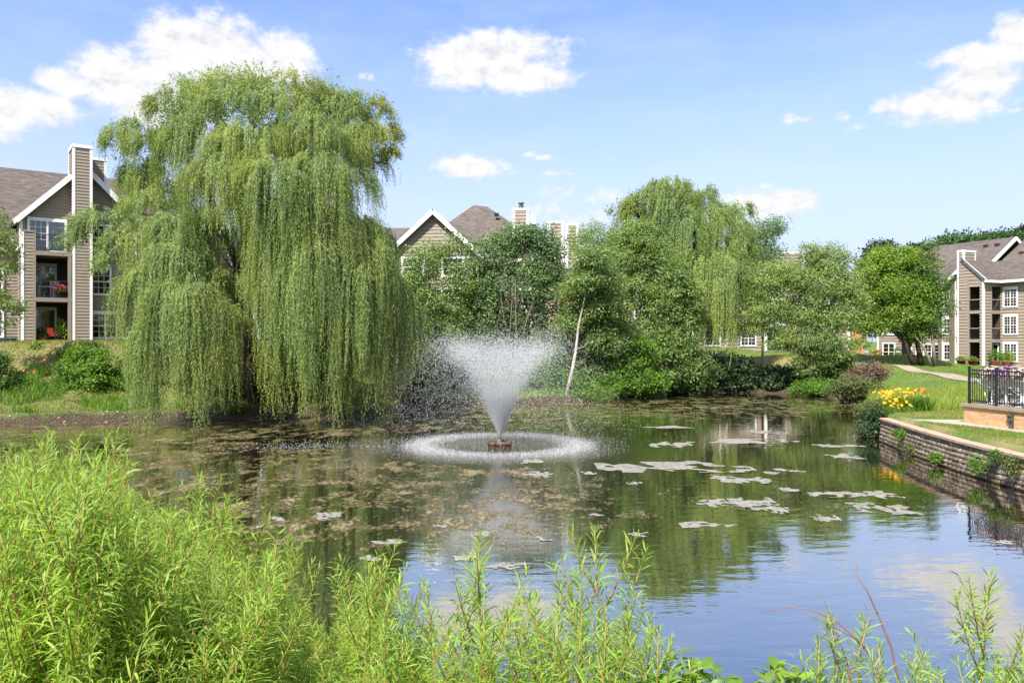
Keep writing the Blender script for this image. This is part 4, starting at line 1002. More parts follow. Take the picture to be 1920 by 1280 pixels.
def drops(C, S, Vd=None, k=1.0):
    """little tetrahedral drops at C, size S, stretched along Vd"""
    n=len(C); T0=np.array([[0,0,1.0],[.94,0,-.33],[-.47,.82,-.33],[-.47,-.82,-.33]])
    a=rng.random(n)*6.283; ca,sa=np.cos(a),np.sin(a)
    D=np.empty((n,4,3))
    for i,t in enumerate(T0):
        D[:,i,0]=t[0]*ca-t[1]*sa; D[:,i,1]=t[0]*sa+t[1]*ca; D[:,i,2]=t[2]*k
    V=C[:,None,:]+D*S[:,None,None]
    i=np.arange(n)*4
    T=np.concatenate([np.stack([i+a_,i+b_,i+c_],1) for a_,b_,c_ in ((0,1,2),(0,2,3),(0,3,1),(1,3,2))])
    return V.reshape(-1,3),T
n = 180000
th = np.abs(rng.normal(17.5,3.4,n)); th = np.where(rng.random(n)<.16, 15*rng.random(n)**.6, th); th = R(1)*np.clip(th,0,26)
ph = rng.random(n)*6.283; v0 = 8.75*(1+rng.normal(size=n)*.045)/np.maximum(np.cos(th),.8)*np.where(rng.random(n)<.35,.7+.3*rng.random(n),1)
vx = v0*np.sin(th); vz = v0*np.cos(th); T = rng.random(n)**.9*1.95; drag = .10+.22*rng.random(n)**2
px_ = np.zeros(n); pz = np.full(n,.26); live = np.ones(n,bool); t = 0; dt = .02
while t < 1.95:
    st = (t < T)&(pz > 0); sp = np.hypot(vx,vz); vx = np.where(st,vx-drag*vx*dt*sp*.22,vx); vz = np.where(st,vz-(9.81+drag*.22*sp*vz)*dt,vz)
    px_ = np.where(st,px_+vx*dt,px_); pz = np.where(st,pz+vz*dt,pz); t += dt
keep = pz > .01
# thin out the falling curtain: it breaks into ever fewer, finer drops
keep &= (vz > -.5)|(rng.random(n) < .34)
C = np.stack([px_*np.cos(ph),px_*np.sin(ph),pz],1)[keep]; C += rng.normal(size=C.shape)*(.012+.05*np.clip(C[:,2:3]/3.5,0,1))
S = (.0054+.0085*rng.random(len(C))**2.2)*np.where(C[:,2]<1.2,1.0,1.0)
V,Tt = drops(C,S,k=1.5); sp_ = link('spray',mesh_np('spray',V,None,Tt),M['spray'],FO); sp_['kind']='stuff'
# the rising jet: a denser hollow sheaf of drops close to the nozzle
n = 25000; hgt = (lambda e_: np.where(e_ > 3.0, .3+2.2*rng.random(n), e_))(rng.exponential(.85,n)); tr = np.tan(R(1)*np.clip(np.where(rng.random(n)<.78,rng.normal(17,1.8,n),16*rng.random(n)),0,21)); a = rng.random(n)*6.283; rr = hgt*tr
C = np.stack([rr*np.cos(a),rr*np.sin(a),.24+hgt],1)+rng.normal(size=(n,3))*(.008+.02*hgt[:,None])
V,Tt = drops(C,.004+.006*rng.random(n),k=2.4); j_ = link('jet',mesh_np('jet',V,None,Tt),M['spray'],FO); j_['kind']='stuff'
# splashes where the drops land
n = 23000; a = rng.random(n)*6.283; rr = np.abs(rng.normal(3.0,.36,n)); far_ = rng.random(n)<.14; rr = np.where(far_,2.2+2.6*rng.random(n),rr)
zz = np.abs(rng.normal(0,.045,n))*np.exp(-((rr-3.05)/.8)**2)+.004
C = np.stack([rr*np.cos(a),rr*np.sin(a),zz],1)
V,Tt = drops(C,(.005+.011*rng.random(n)**2),k=.7); s_ = link('splash_ring',mesh_np('splash',V,None,Tt),M['spray'],FO); s_['kind']='stuff'
# bubbles drifting on the water west of the ring
n = 700; P = np.stack([onz(0,900,0)[0]*0+FX-7.0+rng.normal(size=n)*1.25, FY-.5+rng.normal(size=n)*.9, np.full(n,.004)],1)
V,Tt = drops(P,.007+.011*rng.random(n)**2,k=.6); tag(link('bubbles',mesh_np('bubbles',V,None,Tt),M['spray']),kind='stuff')

# ------------------------------------------------------------------ pale scum mats
m,nt = new_mat('scum_mat'); f = noise(nt,24,4,.7); f4 = noise(nt,4.5,4,.65,None,(1.2,.6,1)); r = ramp(nt,math_(nt,'ADD',math_(nt,'MULTIPLY',f,.55),math_(nt,'MULTIPLY',f4,.45)),[(.36,(.085,.075,.04)),(.46,(.20,.19,.155)),(.6,(.285,.272,.25))]); b = principled(nt,r.outputs[0],.7,.3,0,f,.01,.5); out(nt,b.outputs[0]); M['scum']=m
rng = np.random.default_rng(8)
scum = [(1260,873,115,13,'largest'),(1385,899,55,8,''),(1265,833,40,6,''),(1370,827,60,5,''),(1490,827,55,4,''),(1560,835,45,4,''),(1560,855,40,6,''),(1375,940,62,12,''),(1460,955,40,10,''),(1350,985,60,8,''),(1545,970,22,9,''),(1565,927,48,6,''),(1640,928,38,9,''),(1665,953,70,13,''),(1865,1016,28,5,''),(1480,882,22,4,''),(1445,887,16,3,''),(1480,918,16,4,''),(1200,1002,18,5,''),(1030,889,42,6,''),(1105,885,14,5,''),(850,1043,42,9,''),(900,1003,30,8,''),(740,1016,36,5,''),(950,1060,32,8,''),(1000,865,26,4,''),(515,972,20,5,''),(470,987,18,4,''),(605,968,28,8,''),(1190,905,18,4,''),(1010,1009,22,5,''),(700,1046,28,6,''),(840,985,26,6,''),(1120,965,18,3,''),(1270,800,60,3,''),(1420,810,50,3,'')]
for i,(px,py,rx,ry,nt_) in enumerate(scum):
    c = onz(px,py,0); Dd = c[1]; ax_ = rx/F*Dd; ay = ry*Dd*Dd/(F*EYE)*.74
    nx_ = int(np.clip(rx*2.0,36,190)); ny_ = int(np.clip(ry*7,30,84)); gxx,gyy = np.meshgrid(np.linspace(-1.25,1.25,nx_),np.linspace(-1.25,1.25,ny_))
    fl = 1-np.hypot(gxx,gyy)*1.12
    for k in range(44):
        fr_ = 1.5+26*rng.random(); a_ = rng.random()*6.28; fl = fl+.52/(1+.20*fr_)*np.sin(gxx*fr_*math.cos(a_)+gyy*fr_*math.sin(a_)*.6+rng.random()*6.28)
    on = (fl[:-1,:-1]+fl[1:,1:]+fl[1:,:-1]+fl[:-1,1:])/4 > .18
    lab = np.zeros(on.shape,int); best = None; cur_ = 0           # keep the largest connected sheet
    for st in zip(*np.nonzero(on)):
        if lab[st]: continue
        cur_ += 1; stack = [st]; lab[st] = cur_; cells = []
        while stack:
            q = stack.pop(); cells.append(q)
            for dq in ((0,1),(0,-1),(1,0),(-1,0)):
                w = (q[0]+dq[0],q[1]+dq[1])
                if 0<=w[0]<on.shape[0] and 0<=w[1]<on.shape[1] and on[w] and not lab[w]: lab[w] = cur_; stack.append(w)
        if best is None or len(cells) > len(best): best = cells
    if best is None: continue
    used = {}; vs = []; fs = []
    for (jj,ii) in best:
        f_ = []
        for (j2,i2) in ((jj,ii),(jj,ii+1),(jj+1,ii+1),(jj+1,ii)):
            if (j2,i2) not in used:
                used[(j2,i2)] = len(vs); e_ = 1.25/nx_
                vs.append((gxx[j2,i2]*ax_+rng.normal()*ax_*e_*.5, gyy[j2,i2]*ay+rng.normal()*ay*.02, .0045+.007*min(max(fl[j2,i2]-.1,0),.5)/.5))
            f_.append(used[(j2,i2)])
        fs.append(tuple(f_))
    mb = MB(); mb.add(vs,fs); o = mb.build('scum_mat',M['scum'],None,True); o.location = (c[0],c[1],0)
    big = rx >= 40; zone = 'east' if px > 1180 else 'mid'
    if nt_: tag(o,'broadest pale grey scum mat, just beyond the fountain ripples on dark water','scum mat')
    elif zone == 'east' and big: tag(o,'long ragged pale scum mat on the clear dark water between fountain and stone wall','scum mat','long scum mats on the clear water')
    elif zone == 'east': tag(o,'small pale scum mat on the clear dark water between fountain and stone wall','scum mat','small scum mats on the clear water')
    else: tag(o,'pale scum mat afloat among the brown algae before the fountain','scum mat','scum mats among the brown algae')

# ------------------------------------------------------------------ yard things
def pot(name, loc, r, h, mat, label, cat='flower pot', flm=None, lf='lime', pr=.3, ph=.25, n=260, group=None, seed=1):
    g = np.random.default_rng(seed); o = empty(name,tuple(loc),0,label,cat,group)
    mb = MB(); mb.lathe([(r*.7,0),(r,h*.9),(r*1.06,h*.9),(r*1.06,h),(r*.9,h)],14); mb.build('pot',mat,o,True)
    P = rand_unit(g,n); P[:,2] = np.abs(P[:,2]); C = P*np.array([pr,pr,ph])*(.4+.6*g.random(n))[:,None]+np.array([0,0,h])
    V,Q = leaf_quads(C,unit(P+rand_unit(g,n)*.6),rand_unit(g,n),.16*(.6+.7*g.random(n)),.07*np.ones(n)); link('foliage',mesh_np('f',V,Q),LF[lf],o)
    if flm is not None:
        m_=n//2; P = rand_unit(g,m_); P[:,2] = np.abs(P[:,2]); C = P*np.array([pr,pr,ph])*1.02+np.array([0,0,h])
        V,Q = leaf_quads(C,unit(P+rand_unit(g,m_)),rand_unit(g,m_),.10*np.ones(m_),.09*np.ones(m_)); link('blossom',mesh_np('b',V,Q),flm,o)
    return o
def gz(x,y): return float(ground_z(x,y)[0])
EM = Matrix.Translation((44.8,76,0))@Matrix.Rotation(math.atan2(-.899,.438),4,'Z')
def ep(u,y): v = EM@Vector((u,y,0)); return (v.x,v.y,max(ZE+.03,0))
pot('flower_pot',ep(-1.75,-.75),.38,.5,M['maroon'],'maroon pot of yellow foliage standing nearer the chimney corner board',pr=.5,ph=.35,group='maroon pots by the corner block',seed=2)
pot('flower_pot',ep(-.55,-.8),.42,.5,M['maroon'],'maroon pot of yellow foliage standing nearer the white corner of the half gable',pr=.5,ph=.35,group='maroon pots by the corner block',seed=3)
pot('potted_bush',ep(.55,.9),.4,.5,M['terracotta'],'tall potted bush by the dark corner balcony opening','potted bush',None,'bright',.75,1.1,700,seed=4)
pot('potted_bush',ep(1.05,1.9),.35,.45,M['terracotta'],'yellow green potted bush under the corner balcony, beside the window','potted bush',None,'lime',.7,1.0,600,seed=5)
AM = Matrix.Translation((-26.9,47.4,0))@Matrix.Rotation(R(35),4,'Z')
def apnt(u,y,z=0): v = AM@Vector((u,y,0)); return (v.x,v.y,ZA+z)
pot('flower_pot',apnt(.15,.25,2.66),.22,.35,M['iron'],'pot of bright pink blossom on the middle balcony of the willow side block','flower pot',hotpink,'mid',.36,.42,240,seed=6)
pot('potted_plant',apnt(-.75,.5,.04),.25,.3,M['terracotta'],'leafy potted plant on the ground patio beside the glass door','potted plant',None,'mid',.4,.6,220,seed=7)
pot('potted_plant',apnt(.2,.6,.04),.22,.3,M['metal'],'tall lime green plant on the ground patio by the balcony post','potted plant',None,'lime',.35,1.2,240,seed=8)
# blue wading pool
o = empty('wading_pool',apnt(-2.75,.1,.02),0,'round blue plastic wading pool on the grass by the taupe block','wading pool')
mb = MB(); mb.lathe([(.62,0),(.72,.22),(.76,.26),(.70,.26),(.60,.05),(.01,.05)],24); mb.build('basin',M['blue'],o,True)
# red folding chair on the patio
o = empty('patio_chair',apnt(-.15,.3,.03),R(160),'small red folding chair on the ground patio','chair')
mb = MB(); mb.box(-.25,.25,-.22,.22,.36,.40); mb.build('seat',M['red'],o)
mb = MB(); mb.prism([(-.25,.2,.42),(.25,.2,.42),(.25,.34,.85),(-.25,.34,.85)],(0,1,0),.03); mb.build('backrest',M['red'],o)
for sx in (-.23,.23):
    mb = MB(); mb.tube([(sx,-.22,0),(sx,.22,.40)],.014,5); mb.build('leg',M['iron'],o); mb = MB(); mb.tube([(sx,.24,0),(sx,-.2,.38)],.014,5); mb.build('leg',M['iron'],o)
# white table and chair on the middle balcony
o = empty('balcony_table',apnt(-.55,.8,2.66),R(35),'white slatted table on the middle balcony','table')
mb = MB(); mb.box(-.45,.45,-.3,.3,.66,.70); mb.build('table_top',M['white'],o)
for sx in (-.4,.4):
    for sy in (-.25,.25): mb = MB(); mb.box(sx-.025,sx+.025,sy-.025,sy+.025,0,.659); mb.build('leg',M['white'],o)
o = empty('balcony_chair',apnt(-.05,1.2,2.66),R(35),'white slatted chair behind the balcony table','chair')
mb = MB(); mb.box(-.25,.25,-.25,.25,.40,.45); mb.build('seat',M['white'],o)
mb = MB()
for k in range(5): mb.box(-.24+k*.1,-.18+k*.1,.22,.25,.45,1.0)
mb.box(-.25,.25,.215,.255,.98,1.06); mb.build('backrest',M['white'],o)
for sx in (-.22,.22):
    for sy in (-.22,.22): mb = MB(); mb.box(sx-.02,sx+.02,sy-.02,sy+.02,0,.399); mb.build('leg',M['white'],o)
# air conditioner by the low wing
o = empty('air_conditioner',tuple(np.array(ep(-14.6,1.4))+np.array([0,0,.45])),R(-40),'grey air conditioning unit on a pad beside the low wing','air conditioner')
mb = MB(); mb.box(-.42,.42,-.42,.42,-.6,.85); mb.build('casing',surf_mat('unit_mat',(.42,.42,.40),(.34,.34,.33),4,.6,.3),o)
mb = MB(); [mb.box(-.40,.40,-.435,-.421,-.5+k*.1,-.46+k*.1) for k in range(12)]; mb.build('grille',M['dark'],o)
mb = MB(); mb.lathe([(.33,.851),(.33,.88),(.28,.88)],14); mb.build('fan_guard',M['dark'],o)
pot('flower_pot',tuple(np.array(ep(-12.9,1.2))+np.array([0,0,.5])),.35,.45,M['terracotta'],'terracotta pot of yellow flowers by the low wing window','flower pot',lily,'mid',.6,.45,260,seed=9)
pot('flower_pot',tuple(np.array(ep(-10.4,1.3))+np.array([0,0,.45])),.33,.8,M['white'],'tall white urn beside the dark opening of the low wing','flower pot',None,'mid',.4,.35,160,seed=10)
# ------------------------------------------------------------------ trees
LF['willow'] = leaf_mat('willow_leaf_mat',(.12,.195,.06),(.345,.455,.165),.46,.45,.5,(.46,.46,.10),.38,None,(1.6,1.6,.16))
LF['willowy'] = leaf_mat('yellowed_willow_leaf_mat',(.20,.25,.045),(.43,.47,.10),.44,.5,.5)
LF['willow2'] = leaf_mat('far_willow_leaf_mat',(.115,.195,.06),(.31,.42,.15),.45,.5,.3,(.42,.43,.09),.38,None,(1.6,1.6,.2))
LF['poplar'] = leaf_mat('poplar_leaf_mat',(.09,.165,.07),(.25,.36,.17),.44,.42,.5)
LF['aspen'] = leaf_mat('aspen_leaf_mat',(.12,.20,.065),(.31,.43,.14),.46,.45,.5)
LF['light'] = leaf_mat('light_tree_leaf_mat',(.13,.22,.045),(.32,.45,.11),.46,.5,.4)
LF['maple'] = leaf_mat('maple_leaf_mat',(.115,.21,.03),(.29,.42,.07),.46,.5,.35)
LF['crack'] = leaf_mat('crack_willow_leaf_mat',(.15,.23,.075),(.36,.47,.17),.46,.5,.4)
LF['mid'] = leaf_mat('bank_leaf_mat',(.055,.12,.03),(.15,.26,.06),.4); LF['bright'] = leaf_mat('bank_bright_leaf_mat',(.075,.175,.02),(.20,.36,.045),.43)
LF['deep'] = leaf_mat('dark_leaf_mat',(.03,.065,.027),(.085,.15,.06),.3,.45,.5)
LF['far'] = leaf_mat('distant_leaf_mat',(.03,.075,.022),(.075,.15,.04),.3,.6,.2)
LF['spruce'] = leaf_mat('spruce_leaf_mat',(.018,.045,.028),(.05,.09,.05),.15,.6,.4)
LF['brown'] = leaf_mat('dry_leaf_mat',(.13,.085,.06),(.27,.20,.14),.3,.7,.6)
LF['olive'] = leaf_mat('olive_leaf_mat',(.07,.11,.028),(.19,.23,.07),.35,.6,.6)
G3 = lambda x,y,dz=0: np.array([x,y,gz(x,y)+dz])

# giant weeping willow --------------------------------------------------------
rng = np.random.default_rng(77)
WD = 41.5; wb = G3(-13.2,41.5); wr = empty('weeping_willow',tuple(wb),0,'giant weeping willow trailing its branches over the water beside the taupe block','tree')
tiers = [ # px,py,rx,ry,dD,len0,len1,locks
 (540,185,60,46,-1,.5,1.8,60),(440,190,75,46,-1,.5,2.0,70),(350,205,62,46,0,.5,1.8,55),(612,198,46,40,0,.5,1.8,40),(480,225,120,50,-3,.6,2.0,90),
 (245,265,42,36,0,.6,2.2,44),(300,285,50,40,-1,.6,2.4,50),(375,275,62,48,-3.5,.8,2.8,75),(480,285,80,48,-5,1.0,3.0,95),(580,265,66,46,-4,1.0,3.0,75),(655,290,42,40,-2,.8,2.4,42),(645,215,42,36,-1,.5,1.9,50),(668,262,32,32,-1.5,.6,2.2,36),(640,250,36,30,1,.6,2.2,34),
 (425,330,50,36,-6.3,1.2,4.2,66),(515,345,60,40,-7,1.2,4.6,80),(600,340,56,42,-6,1.2,4.4,70),(660,355,36,36,-3.4,1,3.2,36),
 (265,335,32,32,1,.6,2.4,40),(285,392,46,26,-2,.6,2.0,50),(300,350,50,40,0,1,3,50),(205,425,56,24,-3.5,.5,1.7,48),(155,455,24,22,-4,.4,1.2,20),(250,465,52,28,-4.5,.6,2.2,50),(335,440,50,34,-5.2,1,3.0,58),
 (215,500,34,20,-5,.5,1.4,30),(268,545,30,26,-6.2,1,3.6,40),(300,520,44,32,-5.6,2.4,6.6,66),(350,565,52,34,-7,2.6,6.6,84),(292,640,26,22,-6.8,2.0,5.0,44),(335,485,50,32,-6,1.4,4.4,56),(395,590,34,30,-6.6,2.0,5.4,54),
 (420,430,46,34,-4,.8,2.6,40),(455,400,40,30,-4,.8,2.4,36),(540,410,60,36,-6.4,1.6,5.6,80),(622,430,50,36,-5.8,1.6,5.6,74),(680,450,34,36,-4.2,1.6,5.4,50),(590,480,58,36,-6.4,3,7.6,90),(660,525,44,34,-6,3,7.2,80),
 (712,545,34,30,-4.2,2.4,6.0,56),(748,580,28,24,-3.8,2.0,4.8,48),(690,490,36,32,-5.2,3,8,56),(555,530,44,34,-6.8,3,6.6,72),(520,470,34,34,-6,1.2,3.6,36),(440,530,28,30,-5.4,.6,2.2,24),(430,610,26,22,-6,.8,2.2,24),
 (690,470,50,44,2,2,5,50),(600,430,80,46,3,2,5.5,66),(420,400,90,46,4,1.2,3.4,50),(300,440,60,36,3,1,3,36),(500,300,130,60,4,1.4,3.6,76),(560,600,110,34,3,1.5,3.6,60),(722,595,34,28,0,1.6,3.8,40),
 (460,470,50,36,1.5,2,4.5,56),(480,540,50,34,2,2,4,50),(430,520,50,34,1.5,2,4,40),(370,600,60,30,3,1.5,3.4,40),(470,620,60,30,2.5,1.5,3,44)]
V,Q = strands(rng,tiers,WD,ground=ground_z,L=.135,W=.027,step=.046)
link('weeping_foliage',mesh_np('wf',V-wb,Q),LF['willow'],wr)
V,Q,_ = crown(rng,blobs_px(WD,[(460,190,150,50,-1),(560,175,70,38,-1),(360,205,80,45,0),(600,205,50,45,-1),(250,260,45,34,0)]),260,60,.55,.18,.05,.8,.3,.35,.3)
link('crown',mesh_np('wc',V-wb,Q),LF['willow'],wr)
tiy = [(695,215,34,30,0,.4,1.2,46),(710,260,34,34,0,.5,1.4,60),(690,300,28,26,0,.8,2.4,34),(660,220,24,24,0,.4,1.2,22),(722,290,18,18,0,.5,1.0,20),(650,290,30,30,-1,.6,2,26)]
V,Q = strands(rng,tiy,WD,L=.14,W=.03,step=.05); link('yellowed_branch',mesh_np('wy',V-wb,Q),LF['willowy'],wr)
mb = MB(); P3 = lambda px,py,d=0: at(px,py,WD+d)-wb
def limb(pts, r0, r1): 
    pts = [np.array(p) for p in pts]; mb.tube(pts,list(np.linspace(r0,r1,len(pts))),8)
limb([(0,0,-.4),P3(474,700),P3(466,620),P3(452,560),P3(452,480,.5),P3(470,380,1),P3(490,260,1)],.55,.12)
limb([(.9,-.2,-.4),P3(508,700,-.3),P3(515,620,-.5),P3(530,520,-1),P3(560,420,-1),P3(600,330,-1),P3(640,270,0)],.42,.08)
limb([P3(455,580),P3(430,510,-1),P3(395,455,-1.5),P3(350,425,-2),P3(310,408,-2),P3(262,400,-2)],.30,.07)
limb([P3(455,520),P3(420,430,0),P3(380,340,0),P3(330,270,0),P3(270,255,0)],.24,.05)
limb([P3(600,340,-1),P3(625,330,-.5),P3(655,315,0),P3(690,303,0),P3(728,306,0)],.14,.03)
limb([P3(655,316,0),P3(690,270,0),P3(715,235,0)],.08,.02)
limb([P3(540,500,-1),P3(600,470,-2),P3(660,470,-3),P3(720,540,-3)],.2,.05)
limb([P3(450,540),P3(380,520,-3),P3(330,500,-4),P3(290,530,-5)],.2,.05)
limb([P3(480,360,1),P3(440,260,0),P3(400,200,0)],.16,.03); limb([P3(490,280,1),P3(540,190,0)],.12,.03)
mb.build('trunk',M['bark'],wr,True)

# second weeping willow -------------------------------------------------------
W2 = 63.0; b2 = np.array(at(1262,690,W2)); b2[2] = gz(b2[0],b2[1]); w2 = empty('weeping_willow',tuple(b2),0,'tall round topped weeping willow on the far bank, seen over lower trees','tree')
rng = np.random.default_rng(78)
t2 = [(1250,372,60,34,0,.6,2,60),(1215,395,45,34,0,.6,2.2,46),(1300,385,45,36,0,.6,2.4,46),(1168,400,22,20,0,.6,1.6,20),(1190,420,34,28,0,.8,2.6,34),(1335,425,45,38,-2,1,3.5,60),(1385,400,22,22,-1,.6,2.4,26),(1370,440,38,34,-2,1.5,4.5,50),
 (1290,440,38,36,-3,1.5,5,50),(1310,500,45,36,-3.5,2,6,60),(1365,510,34,34,-4,3,7,70),(1330,545,45,30,-4,3,5.6,66),(1300,590,30,22,-4,1.5,3.4,36),(1400,545,24,24,-3,2,4.5,34),(1390,480,26,30,-3,2,5,34),(1240,420,70,40,2,2,6,70),(1330,480,70,40,3,2,6,70),(1225,460,40,40,-1,1.2,4,40),(1180,455,30,30,0,1,3,30),(1260,400,50,40,-1.5,1,3,46)]
V,Q = strands(rng,t2,W2,L=.19,W=.042,step=.07,ground=ground_z); link('weeping_foliage',mesh_np('wf',V-b2,Q),LF['willow2'],w2)
V,Q,_ = crown(rng,blobs_px(W2,[(1255,368,58,28),(1215,390,40,28),(1305,385,42,30),(1385,395,20,16),(1165,398,18,14)]),150,50,.6,.22,.07,.8,.3,.35,.3); link('crown',mesh_np('c',V-b2,Q),LF['willow2'],w2)
mb = MB(); P3 = lambda px,py,d=0: at(px,py,W2+d)-b2
limb([(0,0,-.4),P3(1258,600),P3(1255,500),P3(1250,440),P3(1250,380)],.5,.08); limb([P3(1257,540),P3(1300,460),P3(1350,410),P3(1385,395)],.3,.04); limb([P3(1255,500),P3(1225,430),P3(1190,400)],.25,.04); limb([P3(1258,470),P3(1265,420),P3(1290,380)],.2,.04)
mb.build('trunk',M['bark'],w2,True)

def tpx(name,label,px,py,D,lst,leafm,bark,seed,cat='tree',**k):
    """tree whose foot the photograph shows (or hides) at px; foot goes on the ground at distance D"""
    b = at(px,py,D); b[2] = gz(b[0],b[1])
    return tree(name,label,cat,b,blobs_px(D,lst),leafm,bark,seed,**k)
def spx(name,label,px,D,lst,leafm,seed,**k):
    b = at(px,700,D); b[2] = gz(b[0],b[1])
    return shrub(name,label,b,blobs_px(D,lst),leafm,seed,**k)
# poplars between the willow and the birch
tpx('poplar_tree','slender dark green poplar nearest the giant willow before the gable',815,720,53,[(800,490,42,40),(850,465,26,40),(790,560,45,55),(840,560,45,60),(870,520,30,40),(815,640,50,50),(860,630,40,50),(770,530,24,30)],LF['aspen'],M['greybark'],31,nclump=430,per=66,cr=.62,L=.14,W=.09,r0=.13)
tpx('poplar_tree','broad dense poplar with dark glossy leaves standing behind the fountain spray',960,720,54,[(960,450,32,30),(925,475,40,40),(995,470,40,40),(1020,500,30,36),(910,540,45,55),(970,540,60,60),(1025,560,32,50),(940,620,60,55),(1000,630,45,50),(900,610,40,45),(880,470,18,26),(1040,520,22,26),(1014,450,34,28),(1042,466,22,24),(1030,500,30,30),(985,445,30,26)],LF['poplar'],M['greybark'],32,nclump=760,per=66,cr=.62,L=.15,W=.10,r0=.16)
tpx('poplar_tree','small dark poplar filling the gap below the gable eave',905,720,56,[(900,560,45,40),(870,600,40,40),(930,600,40,40),(900,660,60,40)],LF['poplar'],M['greybark'],33,nclump=230,per=60,cr=.6,L=.18,W=.12,r0=.12)
# dead tree
rng = np.random.default_rng(40); bD = onz(958,735,.55); r_ = empty('dead_tree',tuple(bD),0,'bare pale dead sapling with fine twigs rising behind the fountain spray','tree')
mb = MB(); q = lambda px,py,d=0: at(px,py,bD[1]+d)-bD
for a,b,c,rr in (((957,735),(955,640),(962,535),.035),((972,730),(968,640),(966,520),.045),((962,690),(985,610),(1000,560),.03),((966,640),(990,590),(1006,545),.025),((958,650),(945,600),(940,560),.025),((966,600),(950,560),(946,530),.02),((967,610),(978,560),(980,525),.02),((970,660),(1000,620),(1015,585),.02),((957,690),(940,640),(930,600),.018),((970,690),(1000,660),(1020,640),.02)):
    mb.tube([q(*a),q(*b),q(*c)],[rr,rr*.75,rr*.22],6)
    for k in range(5):
        t = .3+.65*rng.random(); s = np.array(q(*b))*(1-t)+np.array(q(*c))*t; mb.tube([s,s+np.array([rng.normal()*.35,rng.normal()*.3,.35+.5*rng.random()])],[rr*.3,.006],4)
mb.build('trunk',M['greybark'],r_,True)
# birch like leaning tree
rng = np.random.default_rng(41); bb = at(1061,731,50.5); bb[2] = gz(bb[0],bb[1]); bd = bb[1]
r_ = empty('birch_tree',tuple(bb),0,'leaning tree with a bare curved pale trunk at the edge of the water','tree')
bl = blobs_px(bd+1,[(1110,500,40,26),(1080,540,40,30),(1140,530,34,30),(1100,580,50,30),(1150,580,30,30),(1070,610,30,26),(1130,640,36,26),(1095,480,22,18)])
bl[:,1] += .75; bl = np.concatenate([bl,blobs_px(bd+.2,[(1112,485,34,24),(1100,530,34,20),(1128,520,22,18)])])
V,Q,cc = crown(rng,bl,460,60,.55,.16,.09,.55,.3,.25,.4); link('crown',mesh_np('c',V-bb,Q),LF['aspen'],r_)
mb = MB(); q = lambda px,py,d=.5: at(px,py,bd+d)-bb
limb([(0,0,-.2),q(1074,690,.2),q(1080,655),q(1085,610),q(1096,560),q(1105,525),q(1112,480)],.135,.012)
for a,b,c in (((1086,605),(1105,590),(1130,570)),((1096,560),(1080,535),(1072,520)),((1103,530),(1125,515),(1140,510)),((1080,655),(1095,650),(1104,640))): mb.tube([q(*a),q(*b),q(*c)],[.03,.02,.007],5)
mb.build('trunk',M['palebark'],r_,True)
tpx('slender_tree','thin airy tree with pale bare upper twigs behind the birch',1112,720,60,[(1095,445,30,22),(1125,440,30,22),(1075,460,14,14),(1140,470,22,22),(1110,470,30,16)],LF['light'],M['palebark'],42,nclump=120,per=50,cr=.55,L=.14,W=.07,r0=.10,fork=.72,flat=.8)
tpx('round_tree','rounded mid green tree in front of the second willow',1195,730,57,[(1200,450,50,34),(1170,490,45,36),(1230,490,40,36),(1190,540,55,40),(1150,540,30,36),(1235,545,30,34),(1200,430,28,18)],LF['aspen'],M['greybark'],43,nclump=560,per=66,cr=.62,L=.14,W=.08,r0=.15,fork=.5)
tpx('understorey_tree','bright green bushy tree growing below the second willow',1245,735,56,[(1265,520,36,26),(1250,570,45,40),(1290,560,28,36),(1225,620,45,40),(1275,630,40,44),(1240,680,55,40),(1300,685,32,32),(1275,500,18,14)],LF['aspen'],M['greybark'],44,nclump=520,per=60,cr=.55,L=.17,W=.10,r0=.12)
tpx('understorey_tree','light green bushy tree filling the bank right behind the birch foot'.replace('right ',''),1110,720,53.5,[(1120,610,42,40),(1150,650,40,40),(1085,650,34,36),(1110,690,45,30),(1070,590,30,30),(1165,600,30,36)],LF['aspen'],M['greybark'],50,nclump=420,per=60,cr=.55,L=.14,W=.08,r0=.1)
tpx('slender_tree','airy grey green tree with upswept shoots beside the second willow',1430,690,66,[(1430,440,26,26),(1455,425,18,16),(1410,480,30,30),(1440,480,30,28),(1420,540,34,36),(1400,600,30,30),(1430,600,26,30)],LF['poplar'],M['palebark'],45,nclump=480,per=50,cr=.62,L=.18,W=.07,r0=.09,fork=.45,droop=-.2)
# leaning waterside tree
def lean(mb, rng):
    q = lambda px,py,d=0: at(px,py,57+d)-LB
    mb.tube([q(1527,735,.0),q(1522,705),q(1513,680),q(1518,640),q(1535,590),q(1550,540),q(1560,500)],[.26,.24,.22,.2,.16,.1,.05],8)
    mb.tube([q(1516,660),q(1490,610),q(1465,570),q(1450,540)],[.16,.12,.08,.03],6); mb.tube([q(1535,590),q(1570,560),q(1600,550)],[.12,.08,.03],6)
    mb.tube([q(1514,680),q(1498,650),q(1480,600)],[.12,.09,.04],6)
LB = at(1527,735,57); LB[2] = gz(LB[0],LB[1])
tree('waterside_tree','grey green tree leaning over the far end of the pond, wide layered crown','tree',LB,blobs_px(57,[(1555,490,42,34),(1520,480,30,24),(1475,520,48,34),(1440,520,30,26),(1540,530,60,34),(1590,540,36,34),(1450,575,40,26),(1510,580,50,30),(1575,590,45,26),(1520,640,50,26),(1540,610,40,30),(1520,680,36,26),(1430,555,24,16),(1605,570,22,24),(1422,600,30,26),(1480,630,32,26),(1560,650,42,26),(1450,630,26,20)]),LF['crack'],None,46,nclump=1080,per=64,cr=.58,L=.19,W=.06,droop=.5)
rt = COL.objects[-2] if False else None
